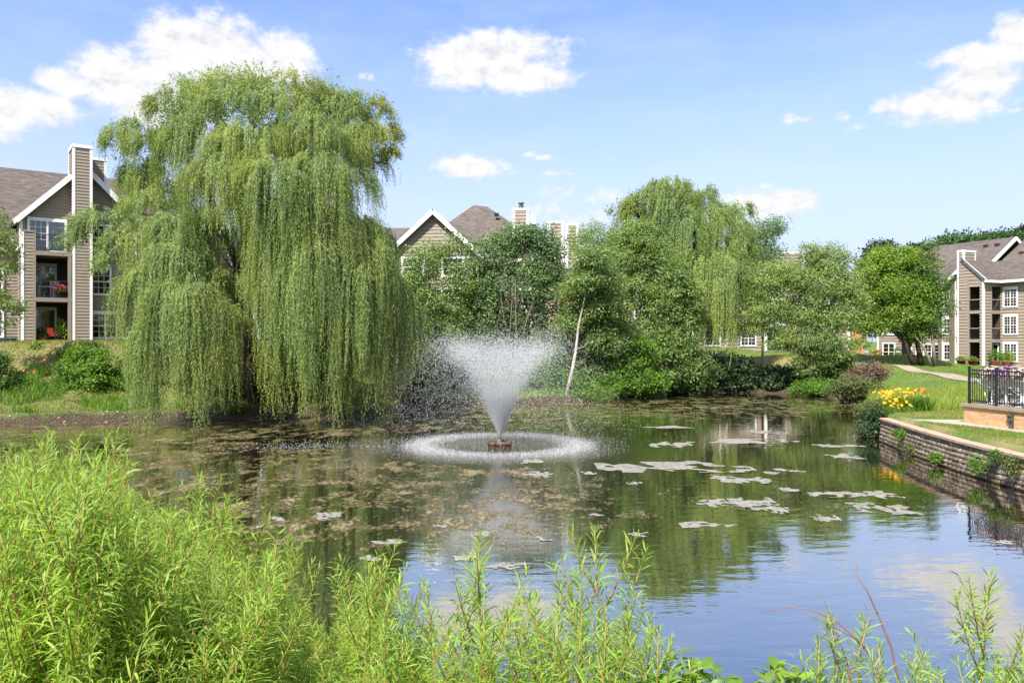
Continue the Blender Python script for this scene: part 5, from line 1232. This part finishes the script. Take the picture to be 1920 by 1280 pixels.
mb = MB(); lean(mb,np.random.default_rng(1)); mb.build('trunk',M['bark'],[o for o in COL.objects if o.name.startswith('waterside_tree')][0],True)
# maple with leaning trunks on the lawn
MD = 69.5; MBs = at(1712,686,MD); MBs[2] = gz(MBs[0],MBs[1])
mt = tree('maple_tree','bright green spreading maple with leaning dark trunks on the lawn','tree',MBs,blobs_px(MD,[(1680,490,45,28),(1640,510,36,30),(1725,500,36,28),(1665,540,55,36),(1720,550,45,36),(1620,550,26,34),(1690,590,60,32),(1640,600,34,30),(1735,590,26,36),(1705,480,26,20),(1650,480,24,18),(1615,600,22,28),(1720,625,30,16),(1612,640,13,16)]),LF['maple'],None,47,nclump=820,per=70,cr=.62,L=.17,W=.11)
mb = MB(); q = lambda px,py,d=0: at(px,py,MD+d)-MBs
limb([q(1716,687),q(1706,662),q(1695,640),q(1675,620),q(1650,605),q(1625,595)],.28,.06); limb([q(1728,686),q(1722,655),q(1716,620),q(1710,580),q(1700,520)],.25,.05); limb([q(1706,650),q(1698,600),q(1680,540)],.2,.05); limb([q(1720,640),q(1730,600),q(1735,560)],.16,.04); limb([q(1690,632),q(1660,580),q(1645,530)],.16,.04)
mb.build('trunk',M['bark'],mt,True)
# thin leaning spruce trunks
SD = 68.5; sb = at(1753,688,SD); sb[2] = gz(sb[0],sb[1])
st = tree('leaning_pine','tall thin pine with a bare leaning trunk between maple and corner block','tree',sb,blobs_px(SD,[(1745,500,22,30),(1760,540,24,30),(1750,590,26,26),(1772,575,16,24),(1742,465,8,24),(1765,625,14,16)]),LF['mid'],None,48,nclump=120,per=40,cr=.55,L=.2,W=.09)
mb = MB(); q = lambda px,py,d=0: at(px,py,SD+d)-sb
limb([q(1754,690),q(1750,650),q(1746,600),q(1744,540),q(1742,480),q(1743,440)],.17,.03); limb([q(1746,688),q(1740,668),q(1728,645),q(1715,630)],.16,.05)
mb.build('trunk',M['greybark'],st,True)
# background trees
for i,(px,D,lst,lf,lb) in enumerate([
 (1800,122,[(1800,460,40,26),(1770,475,26,26),(1840,460,34,22)],'far','broad dark tree rising over the roof of the corner block, nearest the maple'),
 (1865,126,[(1865,452,36,18),(1900,455,30,16)],'far','low dark tree line topping the corner block roof beyond its gable'),
 (1652,125,[(1650,475,26,24),(1635,490,18,24),(1672,485,20,18)],'spruce','dark conifer with two tops showing over the maple'),
 (1700,118,[(1712,482,20,20),(1735,485,18,22)],'spruce','dark spiky conifer between maple and broad dark tree'),
 (1918,128,[(1917,445,7,14)],'spruce','tip of a dark conifer beyond the corner block ridge')]):
    tpx('background_tree',lb,px,640,D,lst,LF[lf],M['bark'],60+i,nclump=110,per=56,cr=1.3,L=.45,W=.26,r0=.3)
for i,(px,D,lst,lf,lb) in enumerate([(770,62,[(760,560,40,40),(800,620,50,50),(740,620,30,50)],'aspen','soft green tree filling the gap between giant willow and gable'),(1050,90,[(1060,520,50,40),(1010,560,50,40)],'far','dim green tree filling the gap behind the birch crown'),(1150,84,[(1150,600,45,45),(1130,560,40,30)],'aspen','mid green tree standing behind the birch and the round tree'),(1390,90,[(1395,520,30,40),(1380,580,40,40)],'far','dim green tree behind the second willow curtain')]):
    tpx('background_tree',lb,px,640,D,lst,LF[lf],M['bark'],70+i,nclump=110,per=56,cr=.9,L=.3,W=.16,r0=.2)
# tree at the picture edge by the taupe block
tpx('young_tree','young tree with light spreading branches before the upper windows of the willow side block',-40,760,40,[(0,455,40,24),(25,470,20,16),(-20,430,40,40),(5,500,34,20),(-30,540,40,30),(10,575,36,16),(32,580,18,10),(-10,560,30,20),(8,610,22,10),(-5,400,16,16)],LF['aspen'],M['greybark'],49,nclump=170,per=42,cr=.42,L=.11,W=.07,r0=.12,fork=.25)

# ------------------------------------------------------------------ shrubs
S = [
 ('shrub','bright leafy shrub on the bank below the taupe block, beside the willow curtain',185,41.5,[(190,700,58,48),(150,690,40,36),(215,720,36,34),(175,740,62,30),(135,722,30,28),(170,662,34,22)],'bright',420,.13,.09),
 ('shrub','small upright shrub alone on the dry grass below the balconies',68,44,[(68,662,16,20),(66,682,13,14)],'bright',46,.11,.06),
 ('shrub','soft grey green shrub behind the bright leafy one',128,43.5,[(135,668,34,22),(165,655,26,14)],'mid',90,.12,.06),
 ('shrub','big shrub cut by the picture edge above the muddy bank',5,40,[(5,720,30,40),(-20,700,40,50),(18,755,26,26),(0,680,20,26)],'mid',220,.13,.06),
 ('shrub','rank low growth around the daylilies under the balconies',90,41,[(85,728,40,18),(60,715,30,16),(110,735,36,14),(125,718,24,18)],'bright',150,.12,.045),
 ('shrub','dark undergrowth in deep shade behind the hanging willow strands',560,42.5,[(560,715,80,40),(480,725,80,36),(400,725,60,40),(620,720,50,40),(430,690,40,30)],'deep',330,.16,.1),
 ('shrub','small fresh green plant on the mud below the willow',444,39.6,[(444,765,14,7)],'bright',18,.10,.06),
 ('shrub','leafy bush spilling from under the willow towards the fountain',770,46.5,[(775,690,40,40),(745,720,34,30),(800,700,30,40),(760,655,36,30),(800,735,30,20)],'bright',260,.14,.08),
 ('shrub','dull purple brown bush among green ones near the willow edge',742,45.5,[(742,722,26,22),(760,740,20,14)],'brown',34,.12,.05),
 ('shrub','weedy green bush left of the birch foot, behind the spray edge'.replace('left of','beside'),1045,53.2,[(1045,690,30,40),(1025,710,30,26),(1060,660,26,30),(1020,670,26,30)],'bright',300,.13,.05),
 ('shrub','tall pale weeds clump on the bank between daylilies and the picture edge shrub',35,41,[(35,735,24,22),(50,750,26,14),(25,715,16,18)],'olive',120,.13,.035),
 ('shrub','low pale weeds along the top of the mud bank below the bright shrub',120,39.8,[(110,765,50,8),(170,768,50,7),(60,768,40,7)],'olive',150,.12,.03),
 ('shrub','low lime green weeds around the foot of the leaning pale trunk',1080,50.9,[(1090,738,26,12),(1045,742,30,9),(1125,738,26,12)],'bright',90,.12,.04),
 ('shrub','dark green bush directly behind the fountain spray',860,50,[(860,700,45,36),(830,720,34,30),(900,710,40,34),(800,735,26,16)],'bright',280,.14,.08),
 ('shrub','deep green bush at the foot of the broad poplar',960,52,[(950,710,60,30),(1010,705,40,34),(940,735,60,12)],'bright',260,.14,.08),
 ('shrub','lime green weedy bush at the foot of the birch',1105,53,[(1100,715,45,28),(1140,725,36,20),(1080,735,26,14),(1150,700,30,24)],'bright',260,.13,.05),
 ('shrub','bright spreading bush along the shore east of the birch',1185,53.5,[(1190,700,40,40),(1215,720,40,24),(1160,690,30,36),(1200,660,36,30)],'bright',300,.14,.07),
 ('shrub','mid green bush before the second willow',1275,57,[(1280,690,45,36),(1320,700,26,30),(1290,720,45,18)],'mid',220,.15,.08),
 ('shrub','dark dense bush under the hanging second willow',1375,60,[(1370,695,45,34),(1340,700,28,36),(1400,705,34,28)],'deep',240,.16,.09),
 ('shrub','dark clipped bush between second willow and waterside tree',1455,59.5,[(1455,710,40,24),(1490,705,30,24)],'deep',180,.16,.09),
 ('shrub','dark green bush behind the leaning waterside trunk',1560,58,[(1565,690,34,36),(1540,715,40,24),(1590,715,24,24)],'mid',220,.15,.08),
 ('shrub','light weedy bush right at the foot of the leaning waterside tree',1535,55.5,[(1530,728,30,16),(1500,730,18,12)],'bright',90,.13,.05),
 ('shrub','brownish seedy bush on the bank below the garden path',1625,50,[(1620,705,36,20),(1640,695,24,16),(1600,715,24,16)],'brown',130,.13,.045),
 ('shrub','olive weedy bush below the brownish one at the pond corner',1595,48.5,[(1595,725,30,16),(1625,728,34,14),(1570,730,16,14)],'olive',150,.13,.05),
 ('shrub','dark ivy bush hanging over the end of the stone wall',1632,31.8,[(1632,790,17,22),(1628,808,15,16),(1640,775,12,14)],'deep',120,.10,.075),
 ('shrub','pale leafy bush on top of the stone wall end',1632,32.6,[(1625,768,20,12),(1645,762,18,10),(1655,775,14,8)],'olive',90,.10,.045),
]
for i,(nm,lb,px,D,lst,lf,nc,L_,W_) in enumerate(S):
    spx(nm,lb,px,D,lst,LF[lf],200+i,nclump=nc,per=52,cr=.30*D/45+.05,L=L_*D/44,W=W_*D/44,barkm=M['bark'])
# weeds rooted in the wall
for i,(px,py,rx,ry,lf,lb) in enumerate([(1693,812,10,12,'bright','small bright weed high on the stone wall near its far end'),(1712,840,17,13,'olive','dry seedy weed low on the stone wall, second from its far end'),(1764,857,13,9,'bright','little green weed low in the middle of the stone wall'),(1846,868,24,17,'bright','largest green weed sprawling down the stone wall'),(1872,855,9,10,'mid','bluish weed beside the largest one on the stone wall'),(1905,870,17,18,'olive','yellow brown weed draping the nearest stretch of the stone wall')]):
    # find the distance where this pixel meets the wall face
    s_ = min(np.linspace(0,LEN,200), key=lambda s:abs(along(WL,s)[0][0]/along(WL,s)[0][1]-(px-960)/F)); p = along(WL,s_)[0]; D = p[1]-.1
    bl = blobs_px(D,[(px,py,rx,ry,0,.5)]); bl[:,0] -= .1
    shrub('wall_weed',lb,np.array([p[0]-.05,p[1],bl[0,2]-.1]),bl,LF[lf],300+i,nclump=22,per=40,cr=.13,L=.075,W=.024,group='weeds rooted in the stone wall',cat='weed')

# ------------------------------------------------------------------ daylilies
def daylily(loc, rng, label, flm, nl=90, h=.6, nf=9, group=None, cat='daylily', stalk=.75, fs=.085):
    o = empty('daylily',tuple(loc),0,label,cat,group)
    P = rng.normal(size=(nl,3))*np.array([.16,.16,0]); V,Q,T = blades(rng,P,h*(.6+.5*rng.random(nl)),.022,.9,.9); link('foliage',mesh_np('f',V,Q,T),LF['bright'],o)
    for k in range(nf):
        a = rng.random()*6.283; r = .10+.28*rng.random(); z = stalk*(.70+.45*rng.random()); c = np.array([r*math.cos(a),r*math.sin(a),z])
        Cn=[];An=[];Nn=[]; d0 = unit(np.array([math.cos(a)*.5+rng.normal()*.3,math.sin(a)*.5-.35,.8])); s1 = unit(np.cross(d0,[.3,.9,.1])); s2 = np.cross(d0,s1)
        for j in range(6):
            t = j*math.pi/3; Cn.append(c); rad = s1*math.cos(t)+s2*math.sin(t); An.append(unit(rad+d0*.55)); Nn.append(unit(d0-rad*.4))
        V,Q = leaf_quads(np.array(Cn),np.array(An),np.array(Nn),np.full(6,fs),np.full(6,fs*.55),.6)
        me = mesh_np('flower',V,Q); link('flower',me,flm,o)
    return o
rng = np.random.default_rng(91)
for i,(px,py,D) in enumerate([(1655,772,33.6),(1668,766,34.2),(1682,772,33.2),(1696,768,33.6),(1710,773,33),(1725,774,33),(1738,776,32.6),(1672,778,32),(1662,760,35.5),(1690,780,31.6)]):
    x = (px-960)/F*D; daylily(G3(x,D),rng,'yellow flowering daylily clump on the bank at the end of the stone wall' if px < 1700 else 'sparser orange yellow daylily clump on the bank, on the pool fence side',lily if px<1722 else orange,170,.80,22 if px < 1700 else 9,'yellow daylilies at the wall end' if px < 1700 else 'sparser daylilies towards the pool fence',stalk=.85,fs=.068)
for i,(px,py,D) in enumerate([(66,715,41.6),(78,722,41.2),(86,716,41.4),(58,726,40.6),(74,740,40.2)]):
    x = (px-960)/F*D; daylily(G3(x,D),rng,'orange daylily clump on the bank below the balconies',orange,90,.6,2,'orange daylilies below the balconies',stalk=.8,fs=.085)

# ------------------------------------------------------------------ grasses and shore litter
M['grass'] = leaf_mat('grass_blade_mat',(.10,.17,.02),(.24,.33,.05),.35,.55,.5,(.40,.34,.13),.7,.6)
M['tall'] = leaf_mat('tall_grass_mat',(.17,.27,.035),(.38,.47,.10),.45,.55,.7,(.38,.34,.12),.35)
M['dryg'] = leaf_mat('bank_grass_mat',(.12,.17,.03),(.30,.31,.10),.35,.6,.6,(.40,.33,.16),.8)
rng = np.random.default_rng(15)
def scatter(n, x0,x1,y0,y1, test):
    P = np.stack([x0+(x1-x0)*rng.random(n), y0+(y1-y0)*rng.random(n)],1); P = P[test(P)]; z = ground_z(P[:,0],P[:,1]); return np.column_stack([P,z])
onland = lambda P,d0=.35: (~inside(P,POND))&(seg_dist(P,POND,True)>d0)
walk = np.array([tuple(deckp(*p)[:2]) for p in [(-.7,1.2),(0,0),(13,0)]+outer[::-1]]); dk = np.array([tuple(p[:2]) for p in pd]); 
notpath = lambda P: seg_dist(P,pp,False)>.8
P = scatter(90000,13,19,10,33,lambda P: onland(P,.42)&~inside(P,walk)&~inside(P,dk)); V,Q,T = blades(rng,P,.035+.05*rng.random(len(P)),.011,.8); tag(link('lawn_grass',mesh_np('g',V,Q,T),M['grass']),kind='stuff')
P = scatter(60000,16,34,33,50,lambda P: onland(P,.5)&notpath(P)&(np.hypot((P[:,0]-22)/7.5,(P[:,1]-40)/7.5)<1.0+.12*np.sin(P[:,0]*3))); V,Q,T = blades(rng,P,.35+.45*rng.random(len(P)),.02,.55); tag(link('tall_grass',mesh_np('g',V,Q,T),M['tall']),kind='stuff')
P = scatter(90000,-34,-8,36,50,lambda P: onland(P,1.0)); V,Q,T = blades(rng,P,.06+.16*rng.random(len(P))**2,.022,.7); tag(link('bank_grass',mesh_np('g',V,Q,T),M['dryg']),kind='stuff')
P = scatter(70000,-8,46,42,80,lambda P: onland(P,1.0)&notpath(P)); V,Q,T = blades(rng,P,.05+.10*rng.random(len(P)),.03,.7); tag(link('meadow_grass',mesh_np('g',V,Q,T),M['grass']),kind='stuff')
P = scatter(15000,-30,-16,37.5,44,lambda P: onland(P,.55)&(seg_dist(P,POND,True)<4.5)&(np.sin(P[:,0]*1.3+2*np.sin(P[:,1]))+np.sin(P[:,1]*2.1)>.2)); V,Q,T = blades(rng,P,.2+.4*rng.random(len(P)),.03,.6); tag(link('bank_weeds',mesh_np('g',V,Q,T),LF['bright']),kind='stuff')
P = scatter(26000,-30,24,36,66,lambda P: (~inside(P,POND))&(np.abs(seg_dist(P,POND,True)-1.15)<.55)&(rng.random(len(P))<.5+.5*np.sin(P[:,0]*1.7))); V,Q,T = blades(rng,P,.15+.35*rng.random(len(P)),.025,.6); tag(link('shore_weeds',mesh_np('g',V,Q,T),M['tall']),kind='stuff')
# stones and twigs on the mud
P = scatter(13000,-34,24,34,64,lambda P: (~inside(P,POND))&(seg_dist(P,POND,True)<1.1)); V,T = drops(P,.02+.11*rng.random(len(P))**3,k=.55)
Pb = scatter(700,-34,24,34,64,lambda P: (~inside(P,POND))&(seg_dist(P,POND,True)<.9)); Vb,Tb = drops(Pb,.07+.11*rng.random(len(Pb))**2,k=.5); T = np.concatenate([T,Tb+len(V)]); V = np.concatenate([V,Vb])
M['stone'] = leaf_mat('pebble_mat',(.10,.07,.055),(.42,.34,.28),0.0,.9,1.0); tag(link('shore_pebbles',mesh_np('p',V,None,T),M['stone']),kind='stuff')
P = scatter(5200,-34,24,34,64,lambda P: (~inside(P,POND))&(seg_dist(P,POND,True)<1.3)); n = len(P); a = rng.random(n)*6.28; A = unit(np.stack([np.cos(a),np.sin(a)*.6,rng.normal(size=n)*.22+.12],1))
V,Q = leaf_quads(P+np.array([0,0,.02]),A,unit(np.stack([-np.sin(a),np.cos(a),np.ones(n)],1)),.25+.7*rng.random(n)**2,.015+.02*rng.random(n),.5); V2,Q2 = leaf_quads(P+np.array([0,0,.02]),A,unit(np.stack([np.sin(a),-np.cos(a),np.ones(n)],1)),.25+.7*rng.random(n)**2,.015+.02*rng.random(n),.5)
M['twig'] = leaf_mat('twig_litter_mat',(.06,.04,.03),(.30,.22,.17),0.0,.9,1.0); tag(link('twig_litter',mesh_np('t',np.concatenate([V,V2]),np.concatenate([Q,Q2+len(V)])),M['twig']),kind='stuff')
# driftwood at the pond corner
def drift(name,label,pts,r):
    o = empty(name,tuple(pts[0]),0,label,'driftwood','driftwood on the shore'); mb = MB(); p0 = np.array(pts[0]); pts = [np.array(p)-p0 for p in pts]
    mb.tube(pts,list(np.linspace(r,r*.3,len(pts))),7); g = np.random.default_rng(int(r*1000))
    for k in range(4):
        i = g.integers(1,len(pts)-1); e = pts[i]+np.array([g.normal()*.4,g.normal()*.3,.15+.3*g.random()]); mb.tube([pts[i],(pts[i]+e)/2+g.normal(size=3)*.05,e],[r*.4,r*.3,r*.1],5)
    mb.build('branch',M['greybark'],o,True)
w_ = lambda px,py,z: onz(px,py,z)
drift('driftwood','grey driftwood branch arching at the pond corner near the waterside tree',[w_(1572,742,.1),w_(1585,738,.35),w_(1600,745,.25),w_(1618,752,.1)],.11)
drift('driftwood','forked driftwood limb lying beside the arching branch at the pond corner',[w_(1575,748,.15),w_(1598,748,.2),w_(1610,742,.5),w_(1622,740,.55)],.09)
drift('driftwood','thin driftwood stick lying along the mud below the waterside tree',[w_(1480,738,.1),w_(1510,735,.2),w_(1545,742,.1)],.06)
# ------------------------------------------------------------------ willow saplings on the near bank
LF['sap'] = leaf_mat('sapling_leaf_mat',(.24,.40,.035),(.50,.65,.12),.54,.55,1.5,(.32,.48,.22),.5)
M['sapstem'] = surf_mat('sapling_stem_mat',(.36,.25,.08),(.20,.11,.045),5,.6,.3)
def lance(C, A, Nn, L, W, bend):
    S = unit(np.cross(A,Nn)); U = unit(np.cross(S,A)); n = len(C); L=L[:,None]; W=W[:,None]; b=bend[:,None]
    V = np.empty((n,6,3)); m1 = C+A*L*.33+U*b*L*.10; m2 = C+A*L*.70+U*b*L*.02
    V[:,0]=C; V[:,1]=m1-S*W/2; V[:,2]=m1+S*W/2; V[:,3]=m2-S*W*.42; V[:,4]=m2+S*W*.42; V[:,5]=C+A*L*.98-U*b*L*.22
    i=np.arange(n)*6
    return V.reshape(-1,3), np.stack([i+1,i+2,i+4,i+3],1), np.concatenate([np.stack([i,i+2,i+1],1),np.stack([i+3,i+4,i+5],1)])
def sapling(seed, h, nb, dens=1.0, name='willow_sapling'):
    g = np.random.default_rng(seed); o = empty(name)
    mb = MB(); Cs=[];As=[];Ls=[]
    lx,ly = g.normal()*.10*h, g.normal()*.08*h
    stem = lambda t: np.array([lx*t**1.6+.02*math.sin(3*t+seed), ly*t**1.6, h*t])
    ts = np.linspace(0,1,10); mb.tube([stem(t) for t in ts],list(np.linspace(.0058,.0013,10)*h),5)
    def leaves(path, n, t0, L0, top):
        for k in range(n):
            t = t0+(1-t0)*(k+g.random()*.6)/n; p = path(t); d = unit(path(min(t+.02,1.02))-path(max(t-.02,0)))
            a = 2.4*k+g.normal()*.4; s1 = unit(np.cross(d,[.2,.9,.31])); s2 = np.cross(d,s1); rad = s1*math.cos(a)+s2*math.sin(a)
            up = .55+.9*max(t-.75,0)*4*top; A = unit(rad+d*up+g.normal(size=3)*.12); Cs.append(p); As.append(A); Ls.append(L0*(.75+.5*g.random())*(1-.45*max(t-.85,0)/.15))
    leaves(stem,int(150*dens*h),.30,.066,1)
    for b in range(nb):
        t = .22+.66*(b+g.random())/nb; a = g.random()*6.283; ln = (.50*(1-t)+.12)*h*(.7+.5*g.random()); p0 = stem(t); H = np.array([math.cos(a),math.sin(a),0])
        br = lambda s,p0=p0,H=H,ln=ln: p0+H*ln*.46*s+np.array([0,0,ln*(.55*s+.3*s*s)])
        mb.tube([br(s) for s in (0,.35,.7,1)],[.0032*h,.0026*h,.002*h,.001*h],4,False)
        leaves(br,int(max(ln*165*dens,14)),.12,.058,.8)
    C=np.array(Cs);A=np.array(As);n=len(C); Nn=unit(np.array([0,0,1.0])+g.normal(size=(n,3))*.35)
    V,Q,T=lance(C,A,Nn,np.array(Ls),.0044*(.8+.5*g.random(n)),.2+.8*g.random(n))
    link('leafage',mesh_np('l',V,Q,T),LF['sap'],o); mb.build('stem',M['sapstem'],o,True); return o
protos = [sapling(500+i,1.0,17,1.15) for i in range(7)]
sparse = [sapling(520+i,1.0,10,1.15) for i in range(4)]
rng = np.random.default_rng(9); usedp = set()
def plant(lst, x, y, h, label, group):
    i = rng.integers(len(lst)); p = lst[i]; o = p if p.name not in usedp else copy_tree(p); usedp.add(p.name)
    o.location = (x,y,gz(x,y)-.04); s = h*(1+rng.normal()*.04); w = h**.6*(.92+.25*rng.random()); o.scale = (w,w,s); o.rotation_euler = (0,0,rng.random()*6.28)
    tag(o,label,'sapling',group)
DENSE = ('slender yellow green willow sapling within the dense thicket on the near bank','saplings of the dense near bank thicket')
# outline of the thicket's top edge in the photograph: (px, py)
edge = [(0,835),(90,825),(200,880),(240,945),(355,940),(410,985),(470,1060),(520,1100),(570,1115),(640,1075),(720,1050),(760,1120),(840,1130)]
ex = np.array([e[0] for e in edge],float); ey = np.array([e[1] for e in edge],float)
cnt = 0; tries = 0
while cnt < 250 and tries < 9000:
    tries += 1; D = 2.7+5.6*rng.random()**1.25; px = -90+660*rng.random() if rng.random()<.86 else 560+290*rng.random(); x = (px-960)/F*D; z = gz(x,D)
    if z < .02: continue
    top = np.interp(px,ex,ey)+rng.normal()*16+24+abs(rng.normal())*14
    zt = EYE-(top-640)/F*D; h = zt-z
    if px > 560: h = min(h,1.3)*(.8+.2*rng.random())
    if h < .45: continue
    h = min(h,2.3)*(1-.30*rng.random()**2)
    plant(protos,x,D,h,*DENSE); cnt += 1
# stems standing clear along the water
for (px,py,D) in [(200,815,5.4),(95,810,5.2),(362,892,5.0),(415,938,4.9),(300,950,5.2),(520,1018,4.6),(250,915,5.3),(640,1040,3.6),(730,1040,3.4),(700,1060,3.2),(850,1060,3.0),(905,1005,3.2),(975,1040,3.0),(880,1080,2.9),(790,1090,3.2),(1075,1030,3.1),(1140,1012,3.0),(1110,1120,2.7),(1185,1150,2.8),(1010,1130,2.8),(940,1110,2.9),(1060,1140,2.6),(1155,1110,2.7),(760,1130,2.9),(985,1120,3.3),(1200,1180,2.6)]:
    x = (px-960)/F*D; z = gz(x,D); zt = EYE-(py-640)/F*D; plant(sparse if px>830 else protos,x,D,max(zt-z,.4),'tall willow sapling standing out against the open water at the thicket edge','saplings against the open water')
for (px,py,D,lb) in [(1655,1160,2.8,'lone willow sapling among the bare red stems near the water'),(1675,1190,2.75,'shorter willow shoot beside the lone sapling among the bare red stems'),(1520,1225,2.7,'stubby willow shoot between the broad leaved shrubs and the bare red stems'),(1552,1235,2.8,'small willow shoot nearest the bare red stems'),(1845,1120,2.8,'tall thin willow sapling alone near the corner of open water'),(1905,1165,2.8,'leaning willow sapling past the tall thin one near the corner'),(1812,1230,2.7,'low willow shoot at the foot of the tall thin sapling'),(1880,1235,2.6,'low bushy willow shoot in the corner by the leaning sapling')]:
    x = (px-960)/F*D; z = gz(x,D); zt = EYE-(py-640)/F*D; plant(sparse,x,D,max(zt-z,.35),lb,None)
for p in protos+sparse:
    if p.name not in usedp: bpy.data.objects.remove(p)
# bare arching stems
M['cane'] = surf_mat('bare_cane_mat',(.24,.13,.10),(.14,.07,.06),8,.6,.3)
for lb,pts,D,r in [('long bare red brown stem curving up from the lone sapling',[(1690,1300),(1672,1215),(1650,1160),(1625,1105),(1608,1080),(1604,1068),(1610,1058)],2.9,.0042),
  ('bare arching stem bowing towards the open water',[(1655,1300),(1640,1240),(1610,1200),(1570,1165),(1520,1142),(1480,1138),(1430,1147)],2.9,.0045),
  ('thin pinkish stem crossing the arching one',[(1600,1300),(1588,1240),(1570,1190),(1555,1150),(1541,1113)],2.85,.003),
  ('short bare twig leaning from the arching stem',[(1610,1200),(1570,1178),(1530,1160),(1490,1142)],2.88,.0028)]:
    P = [at(px,py,D+.02*i) for i,(px,py) in enumerate(pts)]; o = empty('bare_stem',tuple(P[0]),0,lb,'stem','bare stems by the water'); mb = MB()
    Q_ = [p-P[0] for p in P]; q2 = []
    for i in range(len(Q_)-1): q2 += [Q_[i]*(1-t)+Q_[i+1]*t for t in (0,.5)]
    q2.append(Q_[-1]); mb.tube(q2,list(np.linspace(r,r*.3,len(q2))),6); mb.build('cane',M['cane'],o,True)
# broad leaved dogwood shrubs at the bottom edge
LF['dog'] = leaf_mat('dogwood_leaf_mat',(.13,.25,.03),(.26,.40,.07),.4,.42,2.5,(.26,.15,.06),.5)
def broad(C, A, Nn, L):
    S = unit(np.cross(A,Nn)); U = unit(np.cross(S,A)); n=len(C); L=L[:,None]; W=L*.5; V=np.empty((n,10,3)); V[:,0]=C
    for k,(t,w,b) in enumerate(((.22,.72,.05),(.5,1.0,.07),(.78,.62,.02))):
        c = C+A*L*t+U*L*b; V[:,1+k*3]=c-S*W*w/2+U*L*.05; V[:,2+k*3]=c; V[:,3+k*3]=c+S*W*w/2+U*L*.05
    V = np.concatenate([V[:,:10]],1); V[:,9] = (C+A*L*1.04)[:, :]-U*L*.08
    n_ = np.arange(n)*10
    Q=[];T=[]
    for k in range(2):
        a=1+k*3; Q += [np.stack([n_+a,n_+a+1,n_+a+4,n_+a+3],1),np.stack([n_+a+1,n_+a+2,n_+a+5,n_+a+4],1)]
    T += [np.stack([n_,n_+2,n_+1],1),np.stack([n_,n_+3,n_+2],1),np.stack([n_+7,n_+8,n_+9],1),np.stack([n_+8,n_+9+0*n_,n_+9],1)[:0]]
    Q += [np.stack([n_+7,n_+8,n_+9],1)[:0]] if False else []
    T += [np.stack([n_+8,n_+9,n_+9],1)[:0]]
    return V.reshape(-1,3),np.concatenate(Q),np.concatenate([t for t in T if len(t)]+[np.stack([n_+9,n_+8,n_+9],1)[:0]]) 
for lb,px,py,D,w,seed in [('low broad leaved shrub with bronze tips nearest the willow saplings',1285,1218,2.75,.16,1),('low broad leaved shrub with a cream bud cluster, east of the bronze tipped one',1415,1215,2.75,.21,2),('low leafy shoot between the two broad leaved shrubs',1350,1262,2.6,.12,3),('low leafy shoot peeping up beside the sapling clump',1240,1262,2.6,.10,4)]:
    g = np.random.default_rng(600+seed); x=(px-960)/F*D; zt = EYE-(py-640)/F*D; z = gz(x,D); h = zt-z
    o = empty('dogwood_shrub',(x,D,z),0,lb,'shrub'); mb = MB(); C=[];A=[]
    for k in range(17):
        a = g.random()*6.283; r = w*(.25+.9*g.random()); e = np.array([r*math.cos(a),r*math.sin(a),h*(1-.35*(r/w)**2*g.random())-.03])
        P = [np.array([0,0,-.03])*(1-t)+e*t+np.array([0,0,.06*math.sin(t*3.14)]) for t in np.linspace(0,1,6)]; mb.tube(P,list(np.linspace(.006,.0018,6)),5)
        for t in (.45,.58,.7,.8,.9,.97,1.0):
            q = P[0]*(1-t)+e*t+np.array([0,0,.06*math.sin(t*3.14)])
            for s_ in (0,1): b = a+g.normal()*.5+s_*3.14+t*5; C.append(q); A.append(unit(np.array([math.cos(b),math.sin(b),.25+g.normal()*.25])))
    C=np.array(C);A=np.array(A); n=len(C); V,Q,T = broad(C,A,unit(np.array([0,0,1.])+g.normal(size=(n,3))*.25),.075*(.6+.6*g.random(n)))
    link('foliage',mesh_np('f',V,Q,T,smooth=True),LF['dog'],o); mb.build('stem',M['cane'],o,True)
# ground cover between the stems
P = scatter(42000,-6.5,3.5,1.5,8.2,lambda P: (~inside(P,POND))&(P[:,0]<1.2-.0*P[:,1])&(np.hypot(P[:,0],P[:,1])>1.6)); V,Q,T = blades(rng,P,.10+.30*rng.random(len(P)),.006,.7); tag(link('near_bank_grass',mesh_np('g',V,Q,T),M['tall']),kind='stuff')
